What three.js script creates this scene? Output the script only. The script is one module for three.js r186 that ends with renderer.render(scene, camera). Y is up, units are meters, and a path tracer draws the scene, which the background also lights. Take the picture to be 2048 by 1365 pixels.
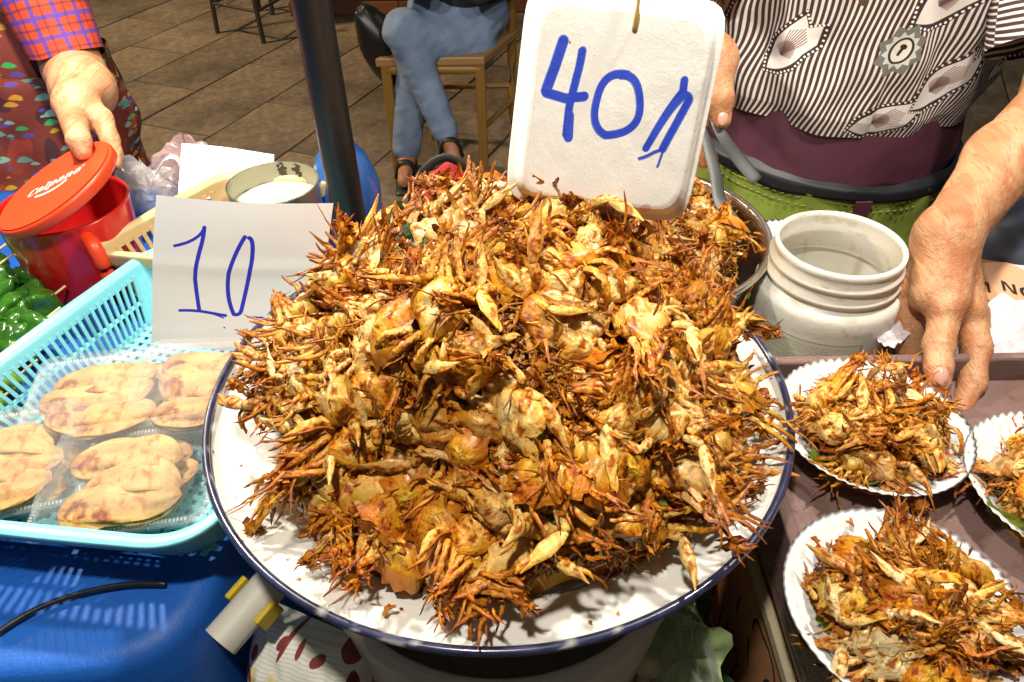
import * as THREE from 'three';
import { mergeGeometries } from 'three/addons/utils/BufferGeometryUtils.js';
import { RoundedBoxGeometry } from 'three/addons/geometries/RoundedBoxGeometry.js';

// ---------------------------------------------------------------- camera, sky, light, exposure
const scene = new THREE.Scene();
const PITCH = 40 * Math.PI / 180, ROLL = -1 * Math.PI / 180, FPX = 1480, CAMY = 1.35;
const camera = new THREE.PerspectiveCamera(2 * Math.atan(682.5 / FPX) * 180 / Math.PI, 2048 / 1365, 0.02, 80);
camera.position.set(0, CAMY, 0);
camera.rotation.order = 'YXZ';
camera.rotation.set(-PITCH, 0, ROLL);
scene.add(camera);
const renderer = new THREE.WebGLRenderer();
renderer.toneMapping = THREE.LinearToneMapping;
renderer.toneMappingExposure = 1.1;
renderer.shadowMap.enabled = true;

// a night sky over a lit street: even, dim and slightly warm
{
  const w = 16, h = 8, d = new Float32Array(w * h * 4);
  for (let i = 0; i < w * h; i++) d.set([0.066, 0.061, 0.055, 1], i * 4);
  const sky = new THREE.DataTexture(d, w, h, THREE.RGBAFormat, THREE.FloatType);
  sky.mapping = THREE.EquirectangularReflectionMapping; sky.needsUpdate = true;
  scene.background = sky; scene.environment = sky;
}
// the stall's three hanging bulbs (built as things at the end) and the warm street lamp behind
const BULBS = [[-0.55, 1.78, -0.95, 4.6], [0.50, 1.98, -0.66, 4.2], [-0.14, 2.14, -0.06, 4.3]];
const STREET = [-3.2, 3.4, -3.6, 56];

// ---------------------------------------------------------------- helpers
function rng(seed) { let a = seed >>> 0; return () => { a = (a + 0x6D2B79F5) | 0; let t = Math.imul(a ^ (a >>> 15), 1 | a); t = (t + Math.imul(t ^ (t >>> 7), 61 | t)) ^ t; return ((t ^ (t >>> 14)) >>> 0) / 4294967296; }; }
const V = (x, y, z) => new THREE.Vector3(x, y, z);
const A3 = (a) => V(a[0], a[1], a[2]);
const lerp = (a, b, t) => a + (b - a) * t;
const clamp = (x, a = 0, b = 1) => Math.min(b, Math.max(a, x));
const smooth = (a, b, x) => { const t = clamp((x - a) / (b - a)); return t * t * (3 - 2 * t); };
const mix3 = (a, b, t) => [lerp(a[0], b[0], t), lerp(a[1], b[1], t), lerp(a[2], b[2], t)];
function hash(x, y, z) { let h = Math.imul(x, 374761393) + Math.imul(y, 668265263) + Math.imul(z, 2147483647 - 1013); h = Math.imul(h ^ (h >>> 13), 1274126177); return ((h ^ (h >>> 16)) >>> 0) / 4294967296; }
function noise(x, y, z) {
  const X = Math.floor(x), Y = Math.floor(y), Z = Math.floor(z); let u = x - X, v = y - Y, w = z - Z;
  u = u * u * (3 - 2 * u); v = v * v * (3 - 2 * v); w = w * w * (3 - 2 * w);
  const l = lerp;
  return l(l(l(hash(X, Y, Z), hash(X + 1, Y, Z), u), l(hash(X, Y + 1, Z), hash(X + 1, Y + 1, Z), u), v),
    l(l(hash(X, Y, Z + 1), hash(X + 1, Y, Z + 1), u), l(hash(X, Y + 1, Z + 1), hash(X + 1, Y + 1, Z + 1), u), v), w) * 2 - 1;
}
const fbm = (x, y, z, o = 3) => { let s = 0, a = 0.5; for (let i = 0; i < o; i++) { s += a * noise(x, y, z); x *= 2.03; y *= 2.03; z *= 2.03; a *= 0.5; } return s; };

// a photo pixel gives a direction; the height or depth of what is touched gives the distance
function ray(px, py) {
  let x = (px - 1024) / FPX, y = -(py - 682.5) / FPX; const c = Math.cos(ROLL), s = Math.sin(ROLL);
  [x, y] = [c * x - s * y, s * x + c * y];
  return V(x, -Math.sin(PITCH) + y * Math.cos(PITCH), -Math.cos(PITCH) - y * Math.sin(PITCH));
}
const at = (px, py, h) => { const d = ray(px, py); return d.multiplyScalar((h - CAMY) / d.y).add(V(0, CAMY, 0)); };
const atz = (px, py, z) => { const d = ray(px, py); return d.multiplyScalar(z / d.z).add(V(0, CAMY, 0)); };

const used = {};
function numbered(n) { used[n] = (used[n] ?? -1) + 1; return used[n] ? n + '_' + String(used[n]).padStart(3, '0') : n; }
function tag(o, label, category, group) { o.userData = { label, category }; if (group) o.userData.group = group; return o; }
function thing(name, label, category, pos = [0, 0, 0], group) {
  const o = new THREE.Group(); o.name = numbered(name); o.position.set(...(pos.isVector3 ? pos.toArray() : pos)); scene.add(o);
  return tag(o, label, category, group);
}
function part(name, geo, mat, parent) {
  const m = new THREE.Mesh(geo, mat); m.name = parent ? name : numbered(name); m.castShadow = m.receiveShadow = true;
  (parent || scene).add(m); return m;
}
function struct(name, geo, mat) { const m = part(name, geo, mat); m.userData = { kind: 'structure' }; return m; }
function copyOf(o, label, group) { const c = o.clone(); c.name = numbered(o.name.replace(/_\d{3}$/, '')); c.userData = { ...o.userData }; if (label) c.userData.label = label; if (group) c.userData.group = group; scene.add(c); return c; }
const std = (c, roughness = 0.6, o = {}) => new THREE.MeshPhysicalMaterial({ color: Array.isArray(c) ? new THREE.Color().setRGB(...c) : c, roughness, ...o });
const vcol = (roughness, o = {}) => new THREE.MeshPhysicalMaterial({ vertexColors: true, roughness, ...o });

function geoFrom(pos, idx, uv, col) {
  const g = new THREE.BufferGeometry(); g.setAttribute('position', new THREE.Float32BufferAttribute(pos, 3));
  g.setAttribute('uv', new THREE.Float32BufferAttribute(uv || new Float32Array(pos.length / 3 * 2), 2));
  if (col) g.setAttribute('color', new THREE.Float32BufferAttribute(col, 3));
  g.setIndex(idx); g.computeVertexNormals(); return g;
}
// surface f(u,v)->[x,y,z] on an nu x nv grid
function grid(f, nu, nv, { closeU = false, uv, col } = {}) {
  const pos = [], uvs = [], cols = [], idx = [];
  for (let j = 0; j <= nv; j++) for (let i = 0; i <= nu; i++) {
    const u = i / nu, v = j / nv, p = f(closeU && i === nu ? 0 : u, v); pos.push(...p); const t = uv ? uv(u, v, p) : [u, v]; uvs.push(...t); if (col) cols.push(...col(u, v, p));
  }
  const W = nu + 1;
  for (let j = 0; j < nv; j++) for (let i = 0; i < nu; i++) { const a = j * W + i, b = a + 1, c = a + W, d = c + 1; idx.push(a, b, d, a, d, c); }
  return geoFrom(pos, idx, uvs, col ? cols : null);
}
// tube with its own radius and flattening along a smooth path
function taper(pts, radii, { seg = 8, n = 12, col, flat = 1, caps = true, up = V(0, 1, 0.01), rough = 0, seed = 1, uvm = true, uvk = 1 } = {}) {
  const P = pts.map(p => p.isVector3 ? p : A3(p)), cv = new THREE.CatmullRomCurve3(P, false, 'centripetal');
  const pos = [], uvs = [], cols = [], idx = []; let L = 0, prev = null;
  const rad = t => { const s = t * (radii.length - 1), i = Math.min(radii.length - 2, Math.floor(s)); return lerp(radii[i], radii[i + 1], s - i); };
  const ring = (c, T, r, t) => {
    let S = new THREE.Vector3().crossVectors(T, up); if (S.lengthSq() < 1e-6) S = new THREE.Vector3().crossVectors(T, V(1, 0, 0)); S.normalize(); const N = new THREE.Vector3().crossVectors(S, T).normalize();
    for (let k = 0; k <= seg; k++) {
      const a = k / seg * Math.PI * 2; let q = r; const kk = k % seg;
      if (rough) q *= 1 + rough * (hash(Math.round(t * 977) + seed * 131, kk, 7) - 0.5) * 2;
      pos.push(c.x + (S.x * Math.cos(a) + N.x * Math.sin(a) * flat) * q, c.y + (S.y * Math.cos(a) + N.y * Math.sin(a) * flat) * q, c.z + (S.z * Math.cos(a) + N.z * Math.sin(a) * flat) * q);
      uvs.push(uvm ? k / seg * Math.PI * 2 * rad(0.4) * uvk : k / seg, uvm ? L * uvk : t); if (col) cols.push(...col(t, a));
    }
  };
  for (let j = 0; j <= n; j++) {
    const t = j / n, c = cv.getPoint(t), T = cv.getTangent(t).normalize(); if (prev) L += c.distanceTo(prev); prev = c;
    if (j === 0 && caps) ring(c, T, 1e-5, 0);
    ring(c, T, Math.max(1e-5, rad(t)), t);
    if (j === n && caps) ring(c, T, 1e-5, 1);
  }
  const W = seg + 1, rows = pos.length / 3 / W;
  for (let j = 0; j < rows - 1; j++) for (let i = 0; i < seg; i++) { const a = j * W + i, b = a + 1, c = a + W, d = c + 1; idx.push(a, c, b, b, c, d); }
  return geoFrom(pos, idx, uvs, col ? cols : null);
}
function lathe(profile, n = 64, smoothProfile = false) {
  let p = profile.map(q => new THREE.Vector2(q[0], q[1])); if (smoothProfile) p = new THREE.SplineCurve(p).getPoints(profile.length * 5);
  return new THREE.LatheGeometry(p, n);
}
const rbox = (w, h, d, r = 0.004, s = 2) => new RoundedBoxGeometry(w, h, d, s, Math.min(r, w / 2.01, h / 2.01, d / 2.01));
function moved(g, x, y, z, ry = 0, rx = 0, rz = 0) { g.applyMatrix4(new THREE.Matrix4().compose(V(x, y, z), new THREE.Quaternion().setFromEuler(new THREE.Euler(rx, ry, rz, 'YXZ')), V(1, 1, 1))); return g; }
function paint(g, f) { const p = g.attributes.position, c = new Float32Array(p.count * 3); for (let i = 0; i < p.count; i++) c.set(f(p.getX(i), p.getY(i), p.getZ(i), i), i * 3); g.setAttribute('color', new THREE.BufferAttribute(c, 3)); return g; }
const merge = (l) => mergeGeometries(l.map(g => { const q = g.index ? g.toNonIndexed() : g; return q; }), false);
// bar between two points
function bar(a, b, r, seg = 10) { return taper([a, a.clone().lerp(b, 0.5), b], [r, r, r], { seg, n: 2 }); }

// lumpy ball
function blob(rx, ry, rz, amp, freq, seed, col, det = 10, shape) {
  return grid((u, v) => {
    const a = u * Math.PI * 2, b = (v - 0.5) * Math.PI; let d = V(Math.cos(b) * Math.cos(a), Math.sin(b), Math.cos(b) * Math.sin(a));
    const k = 1 + amp * 2 * fbm(d.x * freq + seed * 7.1, d.y * freq + seed * 3.3, d.z * freq, 3);
    let p = [d.x * rx * k, d.y * ry * k, d.z * rz * k]; if (shape) p = shape(p, d); return p;
  }, det * 2, det, { closeU: true, col });
}

// signed distances meshed by surface nets
const smin = (a, b, k) => { const h = Math.max(k - Math.abs(a - b), 0) / k; return Math.min(a, b) - h * h * k * 0.25; };
function capsule(a, b, ra, rb) {
  const bx = b[0] - a[0], by = b[1] - a[1], bz = b[2] - a[2], L2 = bx * bx + by * by + bz * bz || 1e-9;
  return (x, y, z) => { const px = x - a[0], py = y - a[1], pz = z - a[2], t = clamp((px * bx + py * by + pz * bz) / L2); return Math.hypot(px - bx * t, py - by * t, pz - bz * t) - lerp(ra, rb, t); };
}
function ellipsoid(c, r) { const m = Math.min(...r); return (x, y, z) => { const k = Math.hypot((x - c[0]) / r[0], (y - c[1]) / r[1], (z - c[2]) / r[2]); return (k - 1) * m * (k > 1 ? Math.min(1.5, 1 + (k - 1)) : 1); }; }
function union(list, k) { return (x, y, z) => { let d = list[0](x, y, z); for (let i = 1; i < list.length; i++) d = smin(d, list[i](x, y, z), k); return d; }; }
function nets(f, lo, hi, cell, col) {
  const nx = Math.ceil((hi[0] - lo[0]) / cell) + 1, ny = Math.ceil((hi[1] - lo[1]) / cell) + 1, nz = Math.ceil((hi[2] - lo[2]) / cell) + 1;
  const F = new Float32Array(nx * ny * nz), id = (i, j, k) => i + nx * (j + ny * k);
  const S = 5, far = S * cell * 1.9; // blocks far from the surface take one value
  for (let K = 0; K < nz; K += S) for (let J = 0; J < ny; J += S) for (let I = 0; I < nx; I += S) {
    const d = f(lo[0] + (I + 2) * cell, lo[1] + (J + 2) * cell, lo[2] + (K + 2) * cell), skip = Math.abs(d) > far;
    for (let k = K; k < Math.min(nz, K + S); k++) for (let j = J; j < Math.min(ny, J + S); j++) for (let i = I; i < Math.min(nx, I + S); i++) F[id(i, j, k)] = skip ? d : f(lo[0] + i * cell, lo[1] + j * cell, lo[2] + k * cell);
  }
  const vid = new Int32Array(nx * ny * nz).fill(-1), pos = [], idx = [];
  const C = []; for (let c = 0; c < 8; c++) C.push([c & 1, (c >> 1) & 1, c >> 2]);
  const E = []; for (let a = 0; a < 8; a++) for (let b = a + 1; b < 8; b++) { const d = a ^ b; if (d === 1 || d === 2 || d === 4) E.push([a, b]); }
  for (let k = 0; k < nz - 1; k++) for (let j = 0; j < ny - 1; j++) for (let i = 0; i < nx - 1; i++) {
    const v = C.map(c => F[id(i + c[0], j + c[1], k + c[2])]); let n = 0; for (const q of v) if (q < 0) n++;
    if (n === 0 || n === 8) continue;
    let x = 0, y = 0, z = 0, m = 0;
    for (const [a, b] of E) if ((v[a] < 0) !== (v[b] < 0)) { const t = v[a] / (v[a] - v[b]); x += lerp(C[a][0], C[b][0], t); y += lerp(C[a][1], C[b][1], t); z += lerp(C[a][2], C[b][2], t); m++; }
    vid[id(i, j, k)] = pos.length / 3; pos.push(lo[0] + (i + x / m) * cell, lo[1] + (j + y / m) * cell, lo[2] + (k + z / m) * cell);
  }
  const quad = (a, b, c, d, fl) => { if (a < 0 || b < 0 || c < 0 || d < 0) return; fl ? idx.push(a, b, c, a, c, d) : idx.push(a, c, b, a, d, c); };
  for (let k = 1; k < nz - 1; k++) for (let j = 1; j < ny - 1; j++) for (let i = 1; i < nx - 1; i++) {
    const s = F[id(i, j, k)] < 0;
    if (s !== F[id(i + 1, j, k)] < 0) quad(vid[id(i, j - 1, k - 1)], vid[id(i, j, k - 1)], vid[id(i, j, k)], vid[id(i, j - 1, k)], s);
    if (s !== F[id(i, j + 1, k)] < 0) quad(vid[id(i - 1, j, k - 1)], vid[id(i - 1, j, k)], vid[id(i, j, k)], vid[id(i, j, k - 1)], s);
    if (s !== F[id(i, j, k + 1)] < 0) quad(vid[id(i - 1, j - 1, k)], vid[id(i, j - 1, k)], vid[id(i, j, k)], vid[id(i - 1, j, k)], s);
  }
  const g = geoFrom(pos, idx, pos.reduce((u, q, i) => { if (i % 3 !== 2) u.push(q); return u; }, []));
  if (col) paint(g, col); return g;
}

// textures
function canvasTex(w, h, draw, rx = 1, ry = 1) {
  const c = document.createElement('canvas'); c.width = w; c.height = h; draw(c.getContext('2d'), w, h);
  const t = new THREE.CanvasTexture(c); t.colorSpace = THREE.SRGBColorSpace; t.wrapS = t.wrapT = THREE.RepeatWrapping; t.repeat.set(rx, ry); return t;
}
function dataTex(n, f, rx = 1, ry = 1, srgb = false) {
  const d = new Uint8Array(n * n * 4);
  for (let j = 0; j < n; j++) for (let i = 0; i < n; i++) { const c = f(i / n, j / n); const o = (j * n + i) * 4; for (let k = 0; k < 3; k++) d[o + k] = clamp(Array.isArray(c) ? c[k] : c) * 255; d[o + 3] = 255; }
  const t = new THREE.DataTexture(d, n, n); t.magFilter = THREE.LinearFilter; t.minFilter = THREE.LinearMipmapLinearFilter; t.generateMipmaps = true; t.wrapS = t.wrapT = THREE.RepeatWrapping; t.repeat.set(rx, ry); if (srgb) t.colorSpace = THREE.SRGBColorSpace; t.needsUpdate = true; return t;
}
// noise that repeats without a seam
const pnoise = (u, v, n, s) => { const x = u * n, y = v * n, X = Math.floor(x), Y = Math.floor(y); let a = x - X, b = y - Y; a = a * a * (3 - 2 * a); b = b * b * (3 - 2 * b); const h = (i, j) => hash(((X + i) % n + n) % n, ((Y + j) % n + n) % n, s); return lerp(lerp(h(0, 0), h(1, 0), a), lerp(h(0, 1), h(1, 1), a), b) * 2 - 1; };
const tnoise = (u, v, f, s) => { const n = Math.max(2, Math.round(f / 2)); return 0.5 * pnoise(u, v, n, s) + 0.27 * pnoise(u, v, n * 2, s + 1) + 0.15 * pnoise(u, v, n * 4, s + 2) + 0.08 * pnoise(u, v, n * 8, s + 3); };
const fry = (u, v) => tnoise(u, v, 14, 4) * 1.0 + tnoise(u, v, 40, 9) * 0.8;
const fryTex = dataTex(256, (u, v) => { const t = fry(u, v); const c = mix3([1, 1, 1], [0.93, 0.76, 0.46], smooth(0.0, 0.4, t)); return mix3(c, [0.66, 0.40, 0.16], smooth(0.4, 0.75, t)); }, 1, 1, true);
const fryBump = dataTex(256, (u, v) => 0.5 + 0.5 * fry(u, v));
const skinTex = dataTex(256, (u, v) => { const t = tnoise(u, v, 10, 21), m = tnoise(u, v, 60, 22); const c = mix3([1, 0.97, 0.93], [0.97, 0.84, 0.78], smooth(-0.1, 0.35, t)); return mix3(c, [0.86, 0.72, 0.62], smooth(0.12, 0.5, m) * 0.55); }, 14, 14, true);
const skinBump = dataTex(256, (u, v) => 0.5 + 0.28 * Math.abs(pnoise(u, v, 24, 31)) - 0.3 * Math.abs(pnoise(u, v, 12, 33)) + 0.25 * pnoise(u, v, 64, 32), 14, 14);
const grimeTex = dataTex(256, (u, v) => { const t = tnoise(u, v, 6, 41), m = tnoise(u, v, 50, 42), k = smooth(0.14, 0.5, t) * 0.5 * (0.5 + m) + smooth(0.3, 0.45, m) * 0.5; return mix3([1, 1, 1], [0.78, 0.70, 0.56], clamp(k * 0.6)); }, 1, 1, true);
const grainTex = dataTex(256, (u, v) => 0.5 + 0.5 * tnoise(u, v, 24, 3) + 0.22 * (hash(u * 256 | 0, v * 256 | 0, 5) - 0.5));

// ---------------------------------------------------------------- the street
{
  const g = grid((u, v) => [lerp(-30, 30, u), -0.03, lerp(-60, 12, v)], 2, 2);
  struct('ground', moved(g, 0, 0, 0), std([0.03, 0.024, 0.018], 0.9)).geometry.computeVertexNormals();
  const pav = new THREE.Group(); pav.name = 'pavement'; pav.userData = { kind: 'structure' }; scene.add(pav);
  const tx = dataTex(256, (u, v) => { const n = tnoise(u, v, 8, 1), m = tnoise(u, v, 90, 8); const s = 0.92 + 0.3 * n + 0.22 * m; return [0.50 * s, 0.45 * s, 0.39 * s]; }, 1, 1, true);
  const mats = [0.86, 1, 1.1].map(k => std([0.8 * k, 0.76 * k, 0.72 * k], 0.62, { map: tx, bumpMap: grainTex, bumpScale: 0.0012 }));
  const W = 0.40, D = 0.80, ang = 1.18, r = rng(5);
  const geos = [0, 1, 2].map(i => { const q = rbox(D - 0.009, 0.03, W - 0.009, 0.003, 1); const p = q.attributes.position, uv = new Float32Array(p.count * 2); for (let k = 0; k < p.count; k++) { uv[2 * k] = p.getX(k) / 0.9 + i * 0.37; uv[2 * k + 1] = p.getZ(k) / 0.9 + i * 0.21; } q.setAttribute('uv', new THREE.BufferAttribute(uv, 2)); return q; });
  const c = Math.cos(ang), s = Math.sin(ang);
  for (let j = -16; j < 17; j++) for (let i = -10; i < 10; i++) {
    const a = (i + (j & 1) * 0.5) * D, b = j * W, x = -1.008 + a * c + b * s, z = -4.2 - a * s + b * c;
    if (z > -1.3 || z < -8.5 || x < -4.6 || x > 3.2) continue;
    const m = part('paver', geos[Math.floor(r() * 3)], mats[Math.floor(r() * 3)], pav); m.position.set(x, -0.015 + (r() - 0.5) * 0.003, z); m.rotation.y = ang;
  }
}

// ---------------------------------------------------------------- fried crabs
const CREAM = [0.78, 0.58, 0.25], IVORY = [0.80, 0.69, 0.44], GOLD = [0.68, 0.395, 0.032], AMBER = [0.52, 0.22, 0.014], RUST = [0.34, 0.115, 0.008], BROWN = [0.16, 0.052, 0.006], OLIVE = [0.54, 0.39, 0.05];
const OIL = { specularIntensity: 0.6, clearcoat: 0.22, clearcoatRoughness: 0.25, bumpMap: fryBump, bumpScale: 0.0012, map: fryTex };
const crabMats = [[0.90, 0.86, 0.76], [0.96, 0.82, 0.52], [0.70, 0.52, 0.32], [0.90, 0.70, 0.34]].map(c => { const m = vcol(0.48, OIL); m.color.setRGB(...c); return m; });
const ramp = (cs, t) => { t = clamp(t) * (cs.length - 1); const i = Math.min(cs.length - 2, Math.floor(t)); return mix3(cs[i], cs[i + 1], t - i); };
const speck = (c, x, y, z, amt = 0.35) => { const n = fbm(x * 420, y * 420, z * 420, 2), m = fbm(x * 130 + 9, y * 130, z * 130, 2); let q = mix3(c, AMBER, clamp(m * 1.5 + 0.05) * amt); q = mix3(q, RUST, clamp(n * 2.2 - 0.5) * amt); return q; };

function strand(r, o, dir, len, rad, cs) { // a frayed thread of batter
  const pts = [o.clone()], d = dir.clone().normalize(), n = 4; let p = o.clone();
  for (let i = 0; i < n; i++) { d.add(V(r() - 0.5, r() - 0.5, r() - 0.5).multiplyScalar(0.7)).normalize(); p = p.clone().addScaledVector(d, len / n); pts.push(p); }
  const k = r();
  return taper(pts, [rad, rad * 1.25, rad * 0.8, rad * 0.9, rad * 0.25], { uvk: 25, seg: 4, n: 7, flat: 0.5 + r() * 0.5, rough: 0.45, seed: Math.floor(r() * 999), col: t => ramp(cs, t * 0.7 + k * 0.3) });
}
function flake(r, o, q, size, cs) { // a torn, curled scrap with ragged edges
  const n = 14, rr = []; for (let i = 0; i < n; i++) rr.push(0.32 + Math.pow(r(), 0.8) * 0.95); const bend = (r() - 0.5) * 1.6, k = r(), asp = 0.5 + r() * 0.6, th = size * 0.07;
  const pos = [], col = [], idx = [], N = n * 2 + 1;
  for (const sd of [1, -1]) {
    pos.push([0, sd * th, 0]); col.push(...ramp(cs, k * 0.6));
    for (const f of [0.55, 1]) for (let i = 0; i < n; i++) { const a = i / n * 6.283, R = size * f * (f === 1 ? rr[i] : (rr[i] + 1) / 2), x = Math.cos(a) * R, z = Math.sin(a) * R * asp; pos.push([x, bend * (x * x) / size + (r() - 0.5) * size * 0.16 + (f === 1 ? 0 : sd * th), z]); col.push(...ramp(cs, k * 0.6 + (f === 1 ? 0.4 : 0.12) + (r() - 0.5) * 0.2)); }
  }
  for (const s of [0, 1]) { const b = s * N; for (let i = 0; i < n; i++) { const j = (i + 1) % n, t = s ? (a, c, d) => idx.push(a, d, c) : (a, c, d) => idx.push(a, c, d); t(b, b + 1 + j, b + 1 + i); t(b + 1 + i, b + 1 + j, b + 1 + n + j); t(b + 1 + i, b + 1 + n + j, b + 1 + n + i); } }
  for (let i = 0; i < n; i++) { const j = (i + 1) % n; idx.push(1 + n + i, 1 + n + j, N + 1 + n + j, 1 + n + i, N + 1 + n + j, N + 1 + n + i); }
  const out = []; for (const p of pos) { const v = A3(p).applyQuaternion(q).add(o); out.push(v.x, v.y, v.z); }
  const uv = []; for (const p of pos) uv.push(p[0] * 25 + k * 3, p[2] * 25 + k); return geoFrom(out, idx, uv, col);
}
const rq = (r) => new THREE.Quaternion().setFromEuler(new THREE.Euler(r() * 6.28, r() * 6.28, r() * 6.28));
function legGeo(r, base, out, curl, len, rad, cs, pale) {
  // coxa, merus, carpus, propodus and pointed dactyl
  const side = V(0, 1, 0); const d0 = out.clone().normalize(); const ax = new THREE.Vector3().crossVectors(d0, side).normalize(); if (ax.lengthSq() < 0.1) ax.set(0, 0, 1);
  const seg = [0.42, 0.2, 0.26, 0.28], pts = [base.clone()], d = d0.clone(); let p = base.clone();
  const bends = [0.1 + Math.abs(curl) * 0.35, -curl * 0.7, -curl * 0.8, -curl * 0.4];
  for (let i = 0; i < 4; i++) { d.applyAxisAngle(ax, bends[i] + (r() - 0.5) * 0.25).applyAxisAngle(side, (r() - 0.5) * 0.3); p = p.clone().addScaledVector(d, len * seg[i]); pts.push(p.clone().addScaledVector(d, -len * seg[i] * 0.82)); pts.push(p.clone().addScaledVector(d, -len * seg[i] * 0.12)); }
  const w = [0.85, 1.2, 0.85, 1.15, 0.8, 1.1, 0.75, 0.9, 0.4].map(k => k * rad), o = r() * 0.3;
  return taper(pts, w, { uvk: 25, seg: 6, n: 18, flat: 0.66, rough: 0.2, seed: Math.floor(r() * 999), col: t => { const j = Math.sin(t * 25) * 0.12; return speck(ramp(cs, t * pale + o + j), t * 0.03 + o, rad, o, 0.5); } });
}
function clawGeos(r, base, out, size, cs) {
  const d = out.clone().normalize(), lat = V(-d.z, 0.15, d.x).normalize(), sgn = r() < 0.5 ? 1 : -1, k = r() * 0.35;
  const el = base.clone().addScaledVector(d, size * 0.3).add(V(0, size * 0.08, 0)), hd = d.clone().applyAxisAngle(V(0, 1, 0), sgn * (0.5 + r() * 0.9)).normalize();
  const colf = t => speck(ramp(cs, k + t * 0.25), t * 0.05 + k, size, k, 0.35);
  const arm = taper([base, base.clone().lerp(el, 0.5).add(V(0, size * 0.04, 0)), el], [size * 0.06, size * 0.085, size * 0.065], { uvk: 25, seg: 7, n: 6, col: colf });
  const wr = el.clone().addScaledVector(hd, size * 0.12), pm = el.clone().addScaledVector(hd, size * 0.36), tip = el.clone().addScaledVector(hd, size * 0.82).addScaledVector(lat, size * 0.05);
  const palm = taper([el, wr, pm, el.clone().addScaledVector(hd, size * 0.58), tip], [size * 0.05, size * 0.10, size * 0.125, size * 0.06, size * 0.012], { uvk: 18, seg: 9, n: 12, flat: 0.66, col: t => speck(ramp([cs[0], cs[0], cs[1], GOLD], t * 0.8 + k * 0.4), t * 0.05, k, size, 0.3) });
  const fb = pm.clone().addScaledVector(hd, size * 0.05).addScaledVector(lat, -size * 0.07), fm = fb.clone().addScaledVector(hd, size * 0.2).addScaledVector(lat, -size * 0.06);
  const fin = taper([fb, fm, tip.clone().addScaledVector(lat, -size * 0.06 * (1 + r()))], [size * 0.05, size * 0.042, size * 0.008], { uvk: 25, seg: 6, n: 8, flat: 0.7, col: t => speck(ramp([cs[0], cs[1], GOLD, RUST], t + k * 0.3), t * 0.05, k, size * 2, 0.35) });
  return [merge([arm, palm]), fin];
}
const flatUV = (g) => { const p = g.attributes.position, u = g.attributes.uv; for (let i = 0; i < p.count; i++) u.setXY(i, p.getX(i) * 22 + p.getY(i) * 14, p.getZ(i) * 22 - p.getY(i) * 10); };
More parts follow.
